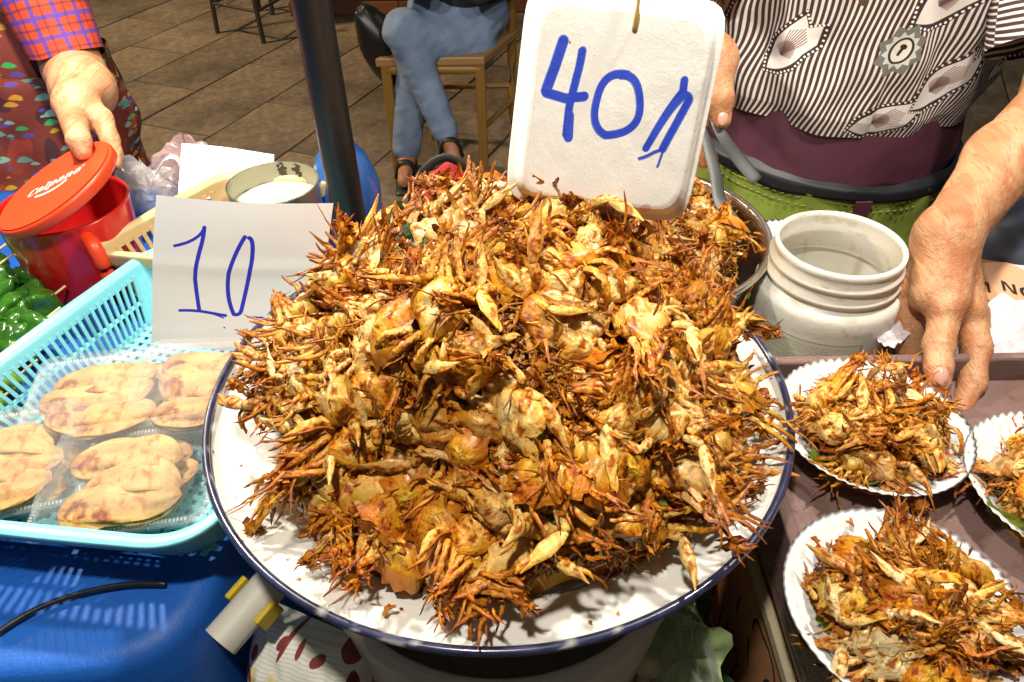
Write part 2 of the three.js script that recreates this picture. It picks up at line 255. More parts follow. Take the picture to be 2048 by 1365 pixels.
function buildCrab(seed, half) {
  const r = rng(seed * 7919 + 3), o = new THREE.Group(); o.name = 'fried_crab';
  const pale = [[IVORY, IVORY, CREAM], [IVORY, CREAM, GOLD], [CREAM, OLIVE, GOLD], [CREAM, GOLD, AMBER]][seed % 4];
  const W = half ? 0.0165 : 0.021, H = 0.0105, D = 0.0175, mat = crabMats[0];
  // sternum: pale, ridged where the legs meet it
  const body = blob(W, H, D, 0.16, 2.2, seed, (u, v, p) => { const e = Math.hypot(p[0] / W, p[2] / D); return speck(ramp(pale, smooth(0.35, 1.15, e) * 0.9), p[0] + seed, p[1], p[2], 0.55); }, 13,
    (p) => { const rid = Math.cos(p[2] / D * 11) * 0.05 + Math.exp(-Math.pow(p[0] / (W * 0.16), 2)) * -0.22; return [p[0] * (1 + 0.18 * Math.cos(p[2] / D * 5)), p[1] * (1 + (p[1] > 0 ? rid * 1.6 : 0)), p[2]]; });
  flatUV(body); part('body', body, mat, o);
  // the back shell, loose and ragged at the front edge
  const sh = grid((u, v) => { const a = u * 6.283, R = v, tooth = v > 0.85 ? 1 + 0.10 * Math.sin(a * 13 + seed) * smooth(0.85, 1, v) : 1; const n = 1 + 0.22 * fbm(Math.cos(a) * 2 + seed, Math.sin(a) * 2, v * 2, 2);
    return [Math.cos(a) * R * W * 1.28 * tooth * n + (half ? 0.004 : 0), -H * 0.5 - (1 - R * R) * H * 1.25 + (n - 1) * 0.011 + 0.0022 * fbm(Math.cos(a) * R * 5 + seed, Math.sin(a) * R * 5, 3, 2), Math.sin(a) * R * D * 1.22 * tooth * n]; }, 30, 9, { closeU: true, col: (u, v, p) => speck(ramp([OLIVE, GOLD, AMBER, RUST], v * 0.85 + 0.25 * fbm(p[0] * 90 + seed, p[2] * 90, seed, 2)), p[0], p[1], p[2] + seed, 0.8) });
  flatUV(sh); part('shell', sh, mat, o);
  const legCs = [pale[0], mix3(pale[1], GOLD, 0.45), AMBER, RUST];
  const tips = [], sides = half ? [1] : [1, -1], sweep = (r() - 0.3) * 0.9, curl = (r() < 0.65 ? 1 : -0.3) * (0.3 + r() * 0.9);
  for (const s of sides) {
    const bundle = r() < 0.6, tipP = V(s * (W + 0.026 + r() * 0.012), (r() - 0.5) * 0.008, sweep * 0.022 + (r() - 0.5) * 0.012); if (bundle) for (let k = 0; k < 6; k++) tips.push([tipP.clone().add(V((r() - 0.5) * 0.008, (r() - 0.5) * 0.005, (r() - 0.5) * 0.008)), s]);
    for (let i = 0; i < 4; i++) {
      const z = lerp(-0.6, 0.75, i / 3) * D, base = V(s * W * 0.82, H * 0.15, z), out = V(s, -0.05 + 0.12 * r(), (i - 1.2) * 0.42 + sweep);
      if (bundle) { const d = tipP.clone().sub(base); out.copy(d); }
      part('leg', legGeo(r, base, out, (bundle ? 0.15 : curl * (0.9 + r() * 0.5)), bundle ? 0.027 + r() * 0.008 : 0.030 + r() * 0.009, 0.0026, legCs, 0.75), mat, o);
    }
    if (r() < 0.62) {
      const [pg, fg] = clawGeos(r, V(s * W * 0.6, H * 0.2, -D * 0.85), V(s * (0.5 + r() * 0.5), 0.1, -1 + r() * 0.5), 0.036 + r() * 0.014, [pale[0], mix3(pale[0], pale[1], 0.7), GOLD]);
      const c = part('claw', pg, mat, o); part('finger', fg, mat, c);
    }
  }
  // batter crust that clings between legs and on the edges
  const cr = [];
  for (let i = 0; i < 14; i++) { const s = half ? 1 : (r() < 0.5 ? 1 : -1); cr.push(strand(r, V(s * W * (0.6 + r() * 1.6), (r() - 0.5) * H * 1.5, (r() - 0.5) * D * 2.2), V(s, r() - 0.4, r() - 0.5), 0.014 + r() * 0.022, 0.0008 + r() * 0.0009, [GOLD, AMBER, RUST, BROWN])); }
  for (let i = 0; i < 9; i++) cr.push(flake(r, V((r() - 0.5) * W * 3.4, (r() - 0.6) * H * 2, (r() - 0.5) * D * 2.6), rq(r), 0.003 + r() * 0.005, [GOLD, AMBER, AMBER, RUST]));
  for (const [p, s] of tips) { cr.push(flake(r, p, rq(r), 0.0032 + r() * 0.0045, [GOLD, AMBER, RUST, BROWN])); cr.push(strand(r, p, V(s, r() - 0.5, r() - 0.5), 0.006 + r() * 0.010, 0.0007 + r() * 0.0007, [GOLD, AMBER, RUST, BROWN])); }
  part('batter_crust', merge(cr), mat, o);
  return o;
}
const crabProtos = []; for (let i = 0; i < 12; i++) crabProtos.push(buildCrab(i + 1, i % 3 === 2));
function placeCrab(k, pos, quat, scale, label, group, mi) {
  label = ['ivory', 'golden', 'dark brown', 'amber'][mi] + (k % 3 === 2 ? ' half ' : ' whole ') + label; const o = crabProtos[k].clone(); o.name = numbered('fried_crab'); scene.add(o); o.position.copy(pos); o.quaternion.copy(quat); o.scale.setScalar(scale);
  const m = crabMats[mi]; o.traverse(c => { if (c.isMesh) { c.material = m; c.castShadow = c.receiveShadow = true; } });
  return tag(o, label, 'crab', group);
}
// loose scraps: one clump shape strewn many times
function clumpGeo(seed, nS, nF, spread, cs) {
  const r = rng(seed), l = [];
  for (let i = 0; i < nS; i++) { const p = V((r() - 0.5), (r() - 0.5) * 0.5, (r() - 0.5)).multiplyScalar(spread * 2); l.push(strand(r, p, V(r() - 0.5, (r() - 0.45) * 0.35, r() - 0.5), 0.012 + r() * 0.022, 0.0006 + r() * 0.0009, cs)); }
  for (let i = 0; i < nF; i++) { const p = V((r() - 0.5), (r() - 0.5) * 0.5, (r() - 0.5)).multiplyScalar(spread * 2); l.push(flake(r, p, rq(r), 0.0025 + r() * 0.0055, cs)); }
  return merge(l);
}
const clump = clumpGeo(77, 28, 13, 0.02, [GOLD, AMBER, RUST, BROWN]), clumpLight = clumpGeo(78, 5, 17, 0.018, [IVORY, CREAM, GOLD, AMBER]);
const scrapMat = vcol(0.45, OIL); scrapMat.side = THREE.DoubleSide;
function strew(name, geo, label, category, spots, r) {
  const m = new THREE.InstancedMesh(geo, scrapMat, spots.length); m.name = numbered(name); tag(m, label, category); m.userData.kind = 'stuff'; m.castShadow = m.receiveShadow = true;
  const M = new THREE.Matrix4(); const c = new THREE.Color();
  spots.forEach((s, i) => { M.compose(s.p, s.q, V(1, 1, 1).multiplyScalar(s.s)); m.setMatrixAt(i, M); const k = 0.6 + r() * 0.5; m.setColorAt(i, c.setRGB(k, k * (0.82 + r() * 0.2), k * (0.65 + r() * 0.4))); });
  scene.add(m); return m;
}
// a heap: height over a disc, its normal, and crabs settled on it
function heap({ c, R, y0, h, pw = 2.2, e = 0.75, dents = [], seed, nCrab, nClump, nLight, label, group, scale = [0.85, 1.2], qmax = 0.985, stuffLabel, sx = 1, minD, lump = 0.012, lo = 0.0 }) {
  const r = rng(seed);
  const Hf = (x, z) => {
    const dx = (x - c[0]) / sx, dz = z - c[1], q = Math.hypot(dx, dz) / R; let y = y0 + (q < 1 ? h * Math.pow(1 - Math.pow(q, pw), e) : -(q - 1) * R * 1.5);
    y += lump * 2 * fbm(x * 22 + seed, z * 22, seed, 2);
    for (const [ax, az, ar, ad] of dents) { const d = Math.hypot(x - ax, z - az) / ar; y -= ad * Math.exp(-d * d); } return y;
  };
  const nrm = (x, z) => { const t = 0.006; return V(Hf(x - t, z) - Hf(x + t, z), 2 * t, Hf(x, z - t) - Hf(x, z + t)).normalize(); };
  const core = grid((u, v) => { const a = u * 6.283, q = v * 0.97, x = c[0] + Math.cos(a) * R * q * sx, z = c[1] + Math.sin(a) * R * q; return [x, Hf(x, z) - 0.020 + 0.012 * fbm(x * 90, z * 90, seed, 2) - (v > 0.97 ? 0.03 : 0), z]; }, 90, 34, { closeU: true, col: (u, v, p) => speck(mix3(RUST, GOLD, clamp(0.5 + fbm(p[0] * 60, p[1] * 60, p[2] * 60))), p[0], p[1], p[2], 0.6) });
  const core_ = part('fried_crumb_mass', core, scrapMat); tag(core_, 'dense brown mass of fried crumbs under ' + stuffLabel, 'fried crumbs'); core_.userData.kind = 'stuff';
  // sample the sloping surface evenly
  const pick = () => { for (;;) { const a = r() * 6.283, q = Math.sqrt(r()) * qmax, x = c[0] + Math.cos(a) * R * q * sx, z = c[1] + Math.sin(a) * R * q, n = nrm(x, z); if (r() * 3.5 < 1 / Math.max(0.28, n.y)) return [x, z, n, q]; } };
  const qOn = (n, tilt) => { const q = new THREE.Quaternion().setFromUnitVectors(V(0, 1, 0), n); q.multiply(new THREE.Quaternion().setFromAxisAngle(V(0, 1, 0), r() * 6.283)); return q.multiply(new THREE.Quaternion().setFromEuler(new THREE.Euler((r() - 0.5) * tilt * 2, 0, (r() - 0.5) * tilt * 2))); };
  const placed = []; let tries = 0;
  while (placed.length < nCrab && tries++ < 30000) {
    const [x, z, n, q] = pick(), p = V(x, Hf(x, z), z), md = minD * (tries > 8000 ? 0.6 : 1);
    if (placed.some(o => o.distanceTo(p) < md)) continue; placed.push(p);
    const s = lerp(scale[0], scale[1], r()), f = r() < 0.2 ? new THREE.Quaternion().setFromAxisAngle(V(1, 0, 0), Math.PI) : null, nn = n.clone().add(V(0, 2.2 * smooth(0.72, 1, q), 0)).normalize(), qq = qOn(nn, 0.4); if (f) qq.multiply(f);
    placeCrab(Math.floor(r() * 12), p.clone().addScaledVector(nn, (r() - 0.4) * 0.012 + lo).add(V(0, 0.010 * smooth(0.8, 1, q), 0)), qq, s, label, group, [0, 0, 1, 1, 2, 3, 3, 2][Math.floor(r() * 8)]);
  }
  const sp = (N, off, s0, s1) => { const l = []; for (let i = 0; i < N; i++) { const [x, z, n] = pick(); l.push({ p: V(x, Hf(x, z), z).addScaledVector(n, off + (r() - 0.5) * 0.014), q: qOn(n, 0.55), s: lerp(s0, s1, r()) }); } return l; };
  strew('fried_batter_shreds', clump, 'golden brown shreds of fried batter strewn through ' + stuffLabel, 'batter shreds', sp(nClump, -0.004, 0.7, 1.1), r);
  strew('fried_garlic_flakes', clumpLight, 'pale fried garlic flakes and shell scraps among ' + stuffLabel, 'garlic flakes', sp(nLight, -0.004, 0.6, 1.0), r);
  return { Hf, nrm, r, pick };
}

// ---------------------------------------------------------------- tables
const woodTex = dataTex(256, (u, v) => { const n = 0.6 * pnoise(u, v, 3, 2) * 0 + pnoise(u * 1, 0.5 + 0.04 * pnoise(u, v, 6, 4) + v * 0.02, 64, 2) * 0.4, m = tnoise(u, v, 8, 6); const s = 0.75 + 0.5 * n + 0.25 * m; return [0.42 * s, 0.24 * s, 0.16 * s]; }, 1, 1, true);
const wood = (c, o = {}) => std(c, 0.5, { map: woodTex, bumpMap: woodTex, bumpScale: 0.0008, ...o });
function table(name, label, x0, x1, z0, z1, y, mat, th = 0.025) {
  const t = thing(name, label, 'table', [(x0 + x1) / 2, 0, (z0 + z1) / 2]); const w = x1 - x0, d = z1 - z0;
  const nP = Math.max(2, Math.round(d / 0.11)); for (let i = 0; i < nP; i++) part('plank', moved(rbox(w, th, d / nP - 0.002, 0.002), 0, y - th / 2, -d / 2 + (i + 0.5) * d / nP), mat, t);
  for (const sx of [-1, 1]) for (const sz of [-1, 1]) part('leg', moved(rbox(0.04, y - th, 0.04, 0.004), sx * (w / 2 - 0.04), (y - th) / 2, sz * (d / 2 - 0.04)), mat, t);
  return t;
}
table('low_wooden_table', 'low brown plank table under the white bucket', -0.27, 0.66, -0.62, -0.12, 0.50, wood([0.5, 0.42, 0.38]));
table('wooden_table', 'reddish brown plank table under the steel bowl and white jar', 0.02, 1.1, -0.935, -0.635, 0.70, wood([1, 0.72, 0.62]));
{ // blue table and its cloth
  const t = thing('folding_table', 'folding table hidden under the blue tablecloth', 'table', [-0.78, 0, -0.73]);
  part('tabletop', moved(rbox(0.86, 0.03, 0.72, 0.01), 0, 0.72, 0), std([0.3, 0.3, 0.3], 0.6), t);
  for (const sx of [-1, 1]) for (const sz of [-1, 1]) part('leg', taper([[sx * 0.42, 0, sz * 0.36], [sx * 0.42, 0.35, sz * 0.36], [sx * 0.42, 0.71, sz * 0.36]], [0.014, 0.014, 0.014], { seg: 8, n: 2 }), std([0.2, 0.2, 0.2], 0.4, { metalness: 0.8 }), t);
  const hw = 0.5, hd = 0.43, rc = 0.06;
  const edge = (u) => { // rounded rectangle by angle
    const a = u * 6.283, cx = Math.cos(a), cz = Math.sin(a), p = 10; const k = Math.pow(Math.pow(Math.abs(cx / hw), p) + Math.pow(Math.abs(cz / hd), p), -1 / p); return [cx * k, cz * k]; };
  const cloth = grid((u, v) => {
    const [ex, ez] = edge(u), a = u * 6.283;
    if (v < 0.5) { const q = v * 2, x = ex * q, z = ez * q; return [x, 0.7375 + 0.0018 * fbm(x * 16, z * 16, 2, 2) * (1 - q ** 8) + (q > 0.97 ? -0.001 : 0), z]; }
    const q = (v - 0.5) * 2, dr = 0.008 * smooth(0, 0.08, q) + q * 0.03 + 0.028 * q * Math.sin(a * 30 + 2 * Math.sin(a * 7)) * smooth(0, 0.4, q), L = Math.hypot(ex, ez);
    return [ex * (1 + dr / L), 0.7365 - q * 0.5 - 0.002 * smooth(0, 0.03, q), ez * (1 + dr / L)];
  }, 260, 60, { closeU: true, uv: (u, v, p) => [p[0] / 0.3, (p[2] + p[1]) / 0.3] });
  const c = part('blue_tablecloth', cloth, std([0.006, 0.10, 0.46], 0.55, { bumpMap: grainTex, bumpScale: 0.001, side: THREE.DoubleSide })); c.position.set(-0.78, 0, -0.73);
  tag(c, 'bright blue plastic tablecloth draped over the table beside the basin', 'tablecloth');
}
// ---------------------------------------------------------------- basin and its bucket
const BC = [-0.013, -0.5], RIMY = 0.882;
{
  const b = thing('enamel_basin', 'wide white enamel basin with chipped navy rim, heaped with fried crabs', 'basin', [BC[0], 0, BC[1]]);
  const enamel = std([0.80, 0.79, 0.74], 0.16, { clearcoat: 0.6, clearcoatRoughness: 0.08, bumpMap: grainTex, bumpScale: 0.0004 });
  const inner = [[0, 0.772], [0.14, 0.772], [0.168, 0.778], [0.186, 0.80], [0.198, 0.838], [0.203, 0.851], [0.210, 0.857], [0.222, 0.861], [0.246, 0.868], [0.2535, 0.873], [0.2575, 0.880]];
  const outer = inner.slice().reverse().map(p => [p[0] + 0.0006, p[1] - 0.003]);
  part('bowl', lathe([...inner, ...outer], 160), enamel, b);
  const rim = new THREE.TorusGeometry(0.2592, 0.0034, 10, 300); rim.rotateX(Math.PI / 2); rim.translate(0, RIMY, 0);
  paint(rim, (x, y, z) => { const a = Math.atan2(z, x), n = fbm(a * 40, y * 300, 3, 3); return n > 0.36 ? [0.3, 0.3, 0.3] : mix3([0.012, 0.013, 0.04], [0.035, 0.04, 0.10], clamp(0.5 + n)); });
  part('rim', rim, vcol(0.3, { clearcoat: 0.5, clearcoatRoughness: 0.15 }), b);
  const r = rng(12), chip = std([0.015, 0.015, 0.025], 0.6), cg = [];
  for (let i = 0; i < 22; i++) { const a = r() * 6.283, rr = 0.2555 - r() * r() * r() * 0.006; cg.push(moved(blob(0.0011 + r() * 0.0012, 0.0005, 0.0008 + r() * 0.0008, 0.4, 3, i, null, 4), Math.cos(a) * rr, 0.8755 + (rr - 0.2545) * 0.7, Math.sin(a) * rr, a)); }
  part('enamel_chips', merge(cg), chip, b);
  const k = thing('white_bucket', 'round white plastic bucket standing under the enamel basin', 'bucket', [BC[0], 0.5, -0.45]);
  const pl = std([0.70, 0.67, 0.60], 0.42, { bumpMap: grainTex, bumpScale: 0.001 });
  part('wall', lathe([[0, 0], [0.155, 0], [0.16, 0.004], [0.176, 0.255], [0.170, 0.255], [0.155, 0.008], [0, 0.008]], 96), pl, k);
  part('lip', lathe([[0.170, 0.252], [0.181, 0.252], [0.183, 0.258], [0.181, 0.266], [0.173, 0.2665], [0.170, 0.262]], 96), pl, k);
}
// ---------------------------------------------------------------- steel bowl, jar, tray, cartons, plates
const steel = std([0.62, 0.60, 0.57], 0.22, { metalness: 1 });
const BOWL = [0.152, -0.80];
{
  const b = thing('steel_bowl', 'round stainless steel bowl of small fried crabs behind the price board', 'bowl', [BOWL[0], 0, BOWL[1]]);
  const inn = [[0, 0.712], [0.08, 0.712], [0.12, 0.735], [0.150, 0.79], [0.160, 0.845], [0.163, 0.858]];
  const out = inn.slice().reverse().map(p => [p[0] + 0.0015, p[1] - 0.0015]);
  part('shell', lathe([...inn, ...out], 120), steel, b);
  const rim = new THREE.TorusGeometry(0.168, 0.0048, 10, 120); rim.rotateX(Math.PI / 2); rim.scale(1, 0.6, 1); rim.translate(0, 0.859, 0); part('rim', rim, steel, b);
  const J = thing('white_jar', 'open white plastic jar with worn label, standing behind the paper plates', 'jar', [0.372, 0.70, -0.705]);
  const pl = std([0.74, 0.72, 0.65], 0.34, { bumpMap: grainTex, bumpScale: 0.0008, map: grimeTex });
  const o = [[0, 0], [0.074, 0], [0.08, 0.005], [0.082, 0.02], [0.0815, 0.115], [0.083, 0.122], [0.0825, 0.138], [0.078, 0.146], [0.0715, 0.149], [0.0712, 0.153], [0.075, 0.156], [0.075, 0.160], [0.0705, 0.163], [0.0705, 0.170], [0.0735, 0.173], [0.0735, 0.177], [0.0695, 0.18], [0.0695, 0.187], [0.071, 0.189], [0.071, 0.195], [0.0665, 0.196], [0.0655, 0.19], [0.0655, 0.178], [0.063, 0.174], [0.0645, 0.168], [0.066, 0.15], [0.076, 0.14], [0.078, 0.02], [0, 0.008]];
  part('body', lathe(o, 96), pl, J);
  const lt = canvasTex(512, 512, (g, w, h) => { g.fillStyle = '#d3d1bd'; g.fillRect(0, 0, w, h); g.strokeStyle = '#77776a'; g.lineWidth = 4; const q = rng(4); for (let y = 40; y < 480; y += 19) for (let x = 30; x < 470;) { const l = 10 + q() * 50; if (q() < 0.82) { g.globalAlpha = 0.35 + q() * 0.4; g.beginPath(); g.moveTo(x, y + q() * 3); g.lineTo(x + l, y + q() * 3); g.stroke(); } x += l + 8; } g.globalAlpha = 1; g.strokeStyle = '#8e8d7d'; g.lineWidth = 6; g.strokeRect(6, 6, w - 12, h - 12); });
  const lb = grid((u, v) => { const a = lerp(-2.2, -0.78, u) + Math.PI / 2 + 1.35; return [Math.sin(a - 1.9) * 0.0828, lerp(0.02, 0.112, v), Math.cos(a - 1.9) * 0.0828]; }, 30, 2);
  part('label', lb, std([1, 1, 1], 0.5, { map: lt }), J);
}
{
  // an upturned carton with writing on its side carries the brown tray
  const x0 = 0.238, x1 = 0.66, z0 = -0.59, z1 = -0.15;
  const c = thing('cardboard_carton', 'brown cardboard carton with black handwriting, standing under the brown tray', 'carton', [(x0 + x1) / 2, 0.5, (z0 + z1) / 2]);
  const kraft = std([0.42, 0.20, 0.10], 0.85, { bumpMap: grainTex, bumpScale: 0.0006 });
  part('box', moved(rbox(x1 - x0, 0.205, z1 - z0, 0.004), 0, 0.1025, 0), kraft, c);
  const wt = canvasTex(1024, 512, (g, w, h) => {
    g.fillStyle = '#b0764f'; g.fillRect(0, 0, w, h); const q = rng(3); for (let i = 0; i < 2500; i++) { g.globalAlpha = 0.05; g.fillStyle = q() < 0.5 ? '#000' : '#fff'; g.fillRect(q() * w, q() * h, 6 + q() * 30, 2); } g.globalAlpha = 1;
    g.strokeStyle = '#1b1210'; g.lineWidth = 11; g.lineCap = 'round'; g.lineJoin = 'round';
    const S = (x, y, pts, s = 1) => { g.beginPath(); pts.forEach((p, i) => { const X = x + p[0] * s, Y = y + p[1] * s; if (!i) g.moveTo(X, Y); else if (p.length === 2) g.lineTo(X, Y); else g.quadraticCurveTo(x + p[2] * s, y + p[3] * s, X, Y); }); g.stroke(); };
    const th = [ // looped Thai-like hand letters, in the order they stand on the carton
      [[0, 10], [0, 90], [0, 90], [30, 40, 4, 40], [55, 90, 60, 30], [55, 0]], [[10, 20], [24, 8, 0, 0], [10, 40, 40, 30], [10, 92], [60, 92], [60, 20], [30, 5, 60, 0]],
      [[8, 30], [20, 15, 0, 10], [20, 50, 40, 40], [10, 88, 0, 70], [62, 88], [62, 30], [40, 8, 62, 4]], [[0, 20], [16, 8, -4, 0], [8, 90, 24, 40], [60, 88, 30, 110], [60, 10]], [[0, 90], [0, 20], [40, 16, 20, -10], [44, 90]], [[10, 10], [10, 92], [58, 92], [58, 8]]];
    th.forEach((p, i) => S(150 + i * 128, 70, p, 1.2));
    S(330, 300, [[0, 0], [70, 20, 30, -40], [40, 120, 110, 80], [160, 150, 70, 190], [210, 90, 230, 150]], 1.0); S(500, 265, [[0, 0], [40, 70, 20, 20]], 1); S(640, 300, [[0, 0], [6, 50]], 1); g.beginPath(); g.arc(250, 300, 9, 0, 7); g.fillStyle = '#1b1210'; g.fill();
  });
  const side = new THREE.PlaneGeometry(z1 - z0 - 0.03, 0.19); side.rotateY(-Math.PI / 2); side.rotateX(Math.PI); side.translate(-(x1 - x0) / 2 - 0.0012, 0.098, 0);
  part('written_side', side, std([1, 1, 1], 0.85, { map: wt }), c);
  part('flap', moved(rbox(0.008, 0.014, z1 - z0 - 0.01, 0.002), -(x1 - x0) / 2 - 0.002, 0.205, 0), std([0.42, 0.36, 0.24], 0.8), c);
  const t = thing('brown_tray', 'shallow mauve brown plastic tray holding the paper plates', 'tray', [(x0 + x1) / 2, 0.72, (z0 + z1) / 2]);
  const W = (x1 - x0) / 2, D = (z1 - z0) / 2, tm = std([0.20, 0.125, 0.115], 0.48, { bumpMap: grainTex, bumpScale: 0.0008, map: grimeTex, roughnessMap: grainTex });
  part('floor', moved(rbox(2 * W - 0.02, 0.07, 2 * D - 0.02, 0.004), 0, 0.044, 0), tm, t);
  for (const s of [-1, 1]) { part('wall', moved(rbox(0.012, s < 0 ? 0.0815 : 0.104, 2 * D, 0.004), s * (W - 0.004), s < 0 ? 0.0458 : 0.057, 0), tm, t); part('wall', moved(rbox(2 * W - 0.021, 0.104, 0.012, 0.004), 0, 0.0568, s * (D - 0.006)), tm, t); }
}
function plateGeo(R) {
  const prof = (q, sd) => { // q 0..1 from centre to rim
    const base = q < 0.62 ? 0.002 : 0.002 + 0.026 * Math.pow((q - 0.62) / 0.38, 1.15); return base + (sd ? -0.0012 : 0); };
  const top = (u, v) => { const s = v > 0.5, q = s ? (1 - v) * 2 : v * 2, a = u * 6.283, fl = smooth(0.6, 0.9, q); const w = 0.0009 * Math.sin(a * 60) * fl, rr = R * q * (1 + 0.003 * Math.sin(a * 60) * smooth(0.9, 1, q)); return [Math.cos(a) * rr, prof(q, s) + w + 0.001 * fbm(Math.cos(a) * 2, Math.sin(a) * 2, R * 50), Math.sin(a) * rr]; };
  return grid(top, 480, 36, { closeU: true });
}
const plateG = plateGeo(0.0895), paperM = std([0.80, 0.79, 0.80], 0.7, { side: THREE.DoubleSide, map: grimeTex });
const PLATES = [[0.341, -0.486, 'white fluted paper plate of fried crabs held by the vendor', 0.0], [0.294, -0.296, 'white fluted paper plate of fried crabs beside the carton writing', 0], [0.488, -0.405, 'white fluted paper plate of fried crabs at the tray wall away from the basin', 0], [0.485, -0.222, 'white fluted paper plate of fried crabs at the front of the brown tray', 0]];
PLATES.forEach(([x, z, l]) => { const p = part('paper_plate', plateG, paperM); p.position.set(x, 0.8075, z); p.rotation.y = x * 40; tag(p, l, 'paper plate', 'paper plates of fried crabs on the tray'); });
{ const p = part('paper_plate', plateG, paperM); p.position.set(0.40, 0.752, -0.86); tag(p, 'empty white paper plate on a green box behind the white jar', 'paper plate');
  const g = part('green_box', moved(rbox(0.16, 0.05, 0.14, 0.004), 0, 0.025, 0), std([0.06, 0.30, 0.05], 0.55)); g.position.set(0.40, 0.70, -0.86); tag(g, 'low green box under the empty paper plate', 'box'); }
const pile = heap({ c: [BC[0] + 0.008, BC[1] + 0.018], R: 0.186, y0: 0.866, h: 0.176, pw: 2.9, e: 0.78, sx: 1.03, seed: 31, nCrab: 210, nClump: 480, nLight: 380, minD: 0.0205, lump: 0.014, lo: 0.009,
  dents: [[-0.070, -0.345, 0.036, 0.075], [-0.02, -0.35, 0.03, 0.055], [0.06, -0.40, 0.03, 0.025], [-0.12, -0.48, 0.025, 0.025], [0.15, -0.44, 0.03, 0.03], [-0.085, -0.56, 0.03, 0.02], [0.12, -0.6, 0.06, 0.03]],
  label: 'fried crab heaped in the white enamel basin', group: 'fried crabs heaped in the enamel basin', stuffLabel: 'the crab heap in the enamel basin' });
heap({ c: BOWL, R: 0.134, y0: 0.832, h: 0.04, pw: 2, e: 0.9, seed: 57, nCrab: 62, nClump: 170, nLight: 150, minD: 0.018, lump: 0.01, lo: 0.004, label: 'small fried crab in the steel bowl behind the price board', group: 'fried crabs in the steel bowl', stuffLabel: 'the crabs in the steel bowl', scale: [0.7, 0.95] });
PLATES.forEach(([x, z], i) => { const nm = ['the plate held by the vendor', 'the plate beside the carton writing', 'the plate at the tray wall', 'the plate at the tray front'][i];
  heap({ c: [x + (i < 2 ? 0.002 : 0), z + 0.004], R: 0.062, y0: 0.819, h: i === 2 ? 0.024 : 0.034, pw: 2, e: 0.8, seed: 90 + i, nCrab: [16, 19, 14, 12][i], nClump: 26, nLight: 22, minD: 0.014, lump: 0.008, lo: 0.004, label: 'fried crab served on ' + nm, group: 'fried crabs on ' + nm, stuffLabel: 'the crabs on ' + nm, scale: [0.8, 1.02], qmax: 0.86 }); });
// strips of pandan leaf fried with the crabs
{
  const leafM = [std([0.035, 0.085, 0.010], 0.5, { clearcoat: 0.2, bumpMap: fryBump, bumpScale: 0.001, map: fryTex, side: THREE.DoubleSide }), std([0.13, 0.19, 0.018], 0.5, { clearcoat: 0.2, map: fryTex, side: THREE.DoubleSide }), std([0.020, 0.048, 0.010], 0.5, { clearcoat: 0.2, bumpMap: fryBump, bumpScale: 0.001, map: fryTex, side: THREE.DoubleSide })];
  const leafG = (l, w, cu, s) => { const r = rng(s); return grid((u, v) => { const x = (u - 0.5) * w * (0.55 + 0.9 * Math.pow(Math.sin(clamp(v, 0.06, 0.97) * Math.PI), 0.35)), z = (v - 0.5) * l; return [x, -Math.abs(u - 0.5) * w * 0.5 + cu * Math.pow(v - 0.5, 2) * l + 0.0007 * Math.sin(u * 22) + 0.002 * noise(v * 4, u * 3, s), z]; }, 10, 12); };
  const G = [leafG(0.05, 0.016, 0.8, 1), leafG(0.038, 0.02, -0.6, 2), leafG(0.062, 0.013, 1.1, 3)];
  const put = (p, n, g, m, turn, label, group) => { const o = part('pandan_leaf', G[g], leafM[m]); o.position.copy(p); o.quaternion.setFromUnitVectors(V(0, 1, 0), n).multiply(new THREE.Quaternion().setFromAxisAngle(V(0, 1, 0), turn)); tag(o, label, 'leaf', group); };
  const L = 'strip of green pandan leaf fried among the crabs in the enamel basin', GR = 'pandan leaf strips in the enamel basin';
  // where the photograph shows them: march the pixel's ray down onto the heap
  const hit = (px, py) => { const d = ray(px, py).normalize(), p = V(0, CAMY, 0); for (let i = 0; i < 1400; i++) { p.addScaledVector(d, 0.001); if (p.y < pile.Hf(p.x, p.z) + 0.016) break; } return p; };
  [[840, 465, 0, 2, 1.2], [800, 435, 2, 0, 0.6], [925, 365, 2, 1, 1.7], [1100, 905, 0, 0, 0.1], [1092, 940, 2, 0, 0.15], [1215, 1000, 0, 0, 2.4], [1240, 1040, 2, 1, 2.3], [1095, 415, 1, 0, 0.4], [1330, 940, 1, 1, 0.8], [545, 700, 0, 1, 1.5], [1370, 665, 1, 0, 1.2], [1240, 640, 1, 2, 2], [1160, 690, 1, 2, 0.4]].forEach(([px, py, g, m, t]) => { const p = hit(px, py); put(p, pile.nrm(p.x, p.z).add(V(0, 0, 0.3)).normalize(), g, m, t, L, GR); });
  const P = (px, py, g, m, t, l) => put(at(px, py, 0.815), V(0.05, 1, 0.1).normalize(), g, m, t, l, 'pandan leaf strips under the plated crabs');
  P(1680, 945, 2, 1, 1.1, 'green pandan leaf strip under the crabs on the vendor held plate'); P(1632, 880, 1, 0, 0.3, 'green pandan leaf strip under the crabs on the vendor held plate'); P(1845, 935, 0, 2, 0.6, 'green pandan leaf strip under the crabs on the vendor held plate');
  P(1652, 1085, 1, 0, 0.2, 'green pandan leaf strip beside the crabs on the plate by the carton'); P(1662, 1240, 1, 1, 1.4, 'green pandan leaf strip beside the crabs on the plate by the carton'); P(1990, 968, 1, 1, 0.4, 'green pandan leaf strip on the plate at the tray wall'); P(2035, 1045, 2, 1, 1.2, 'green pandan leaf strip on the plate at the tray wall');
}

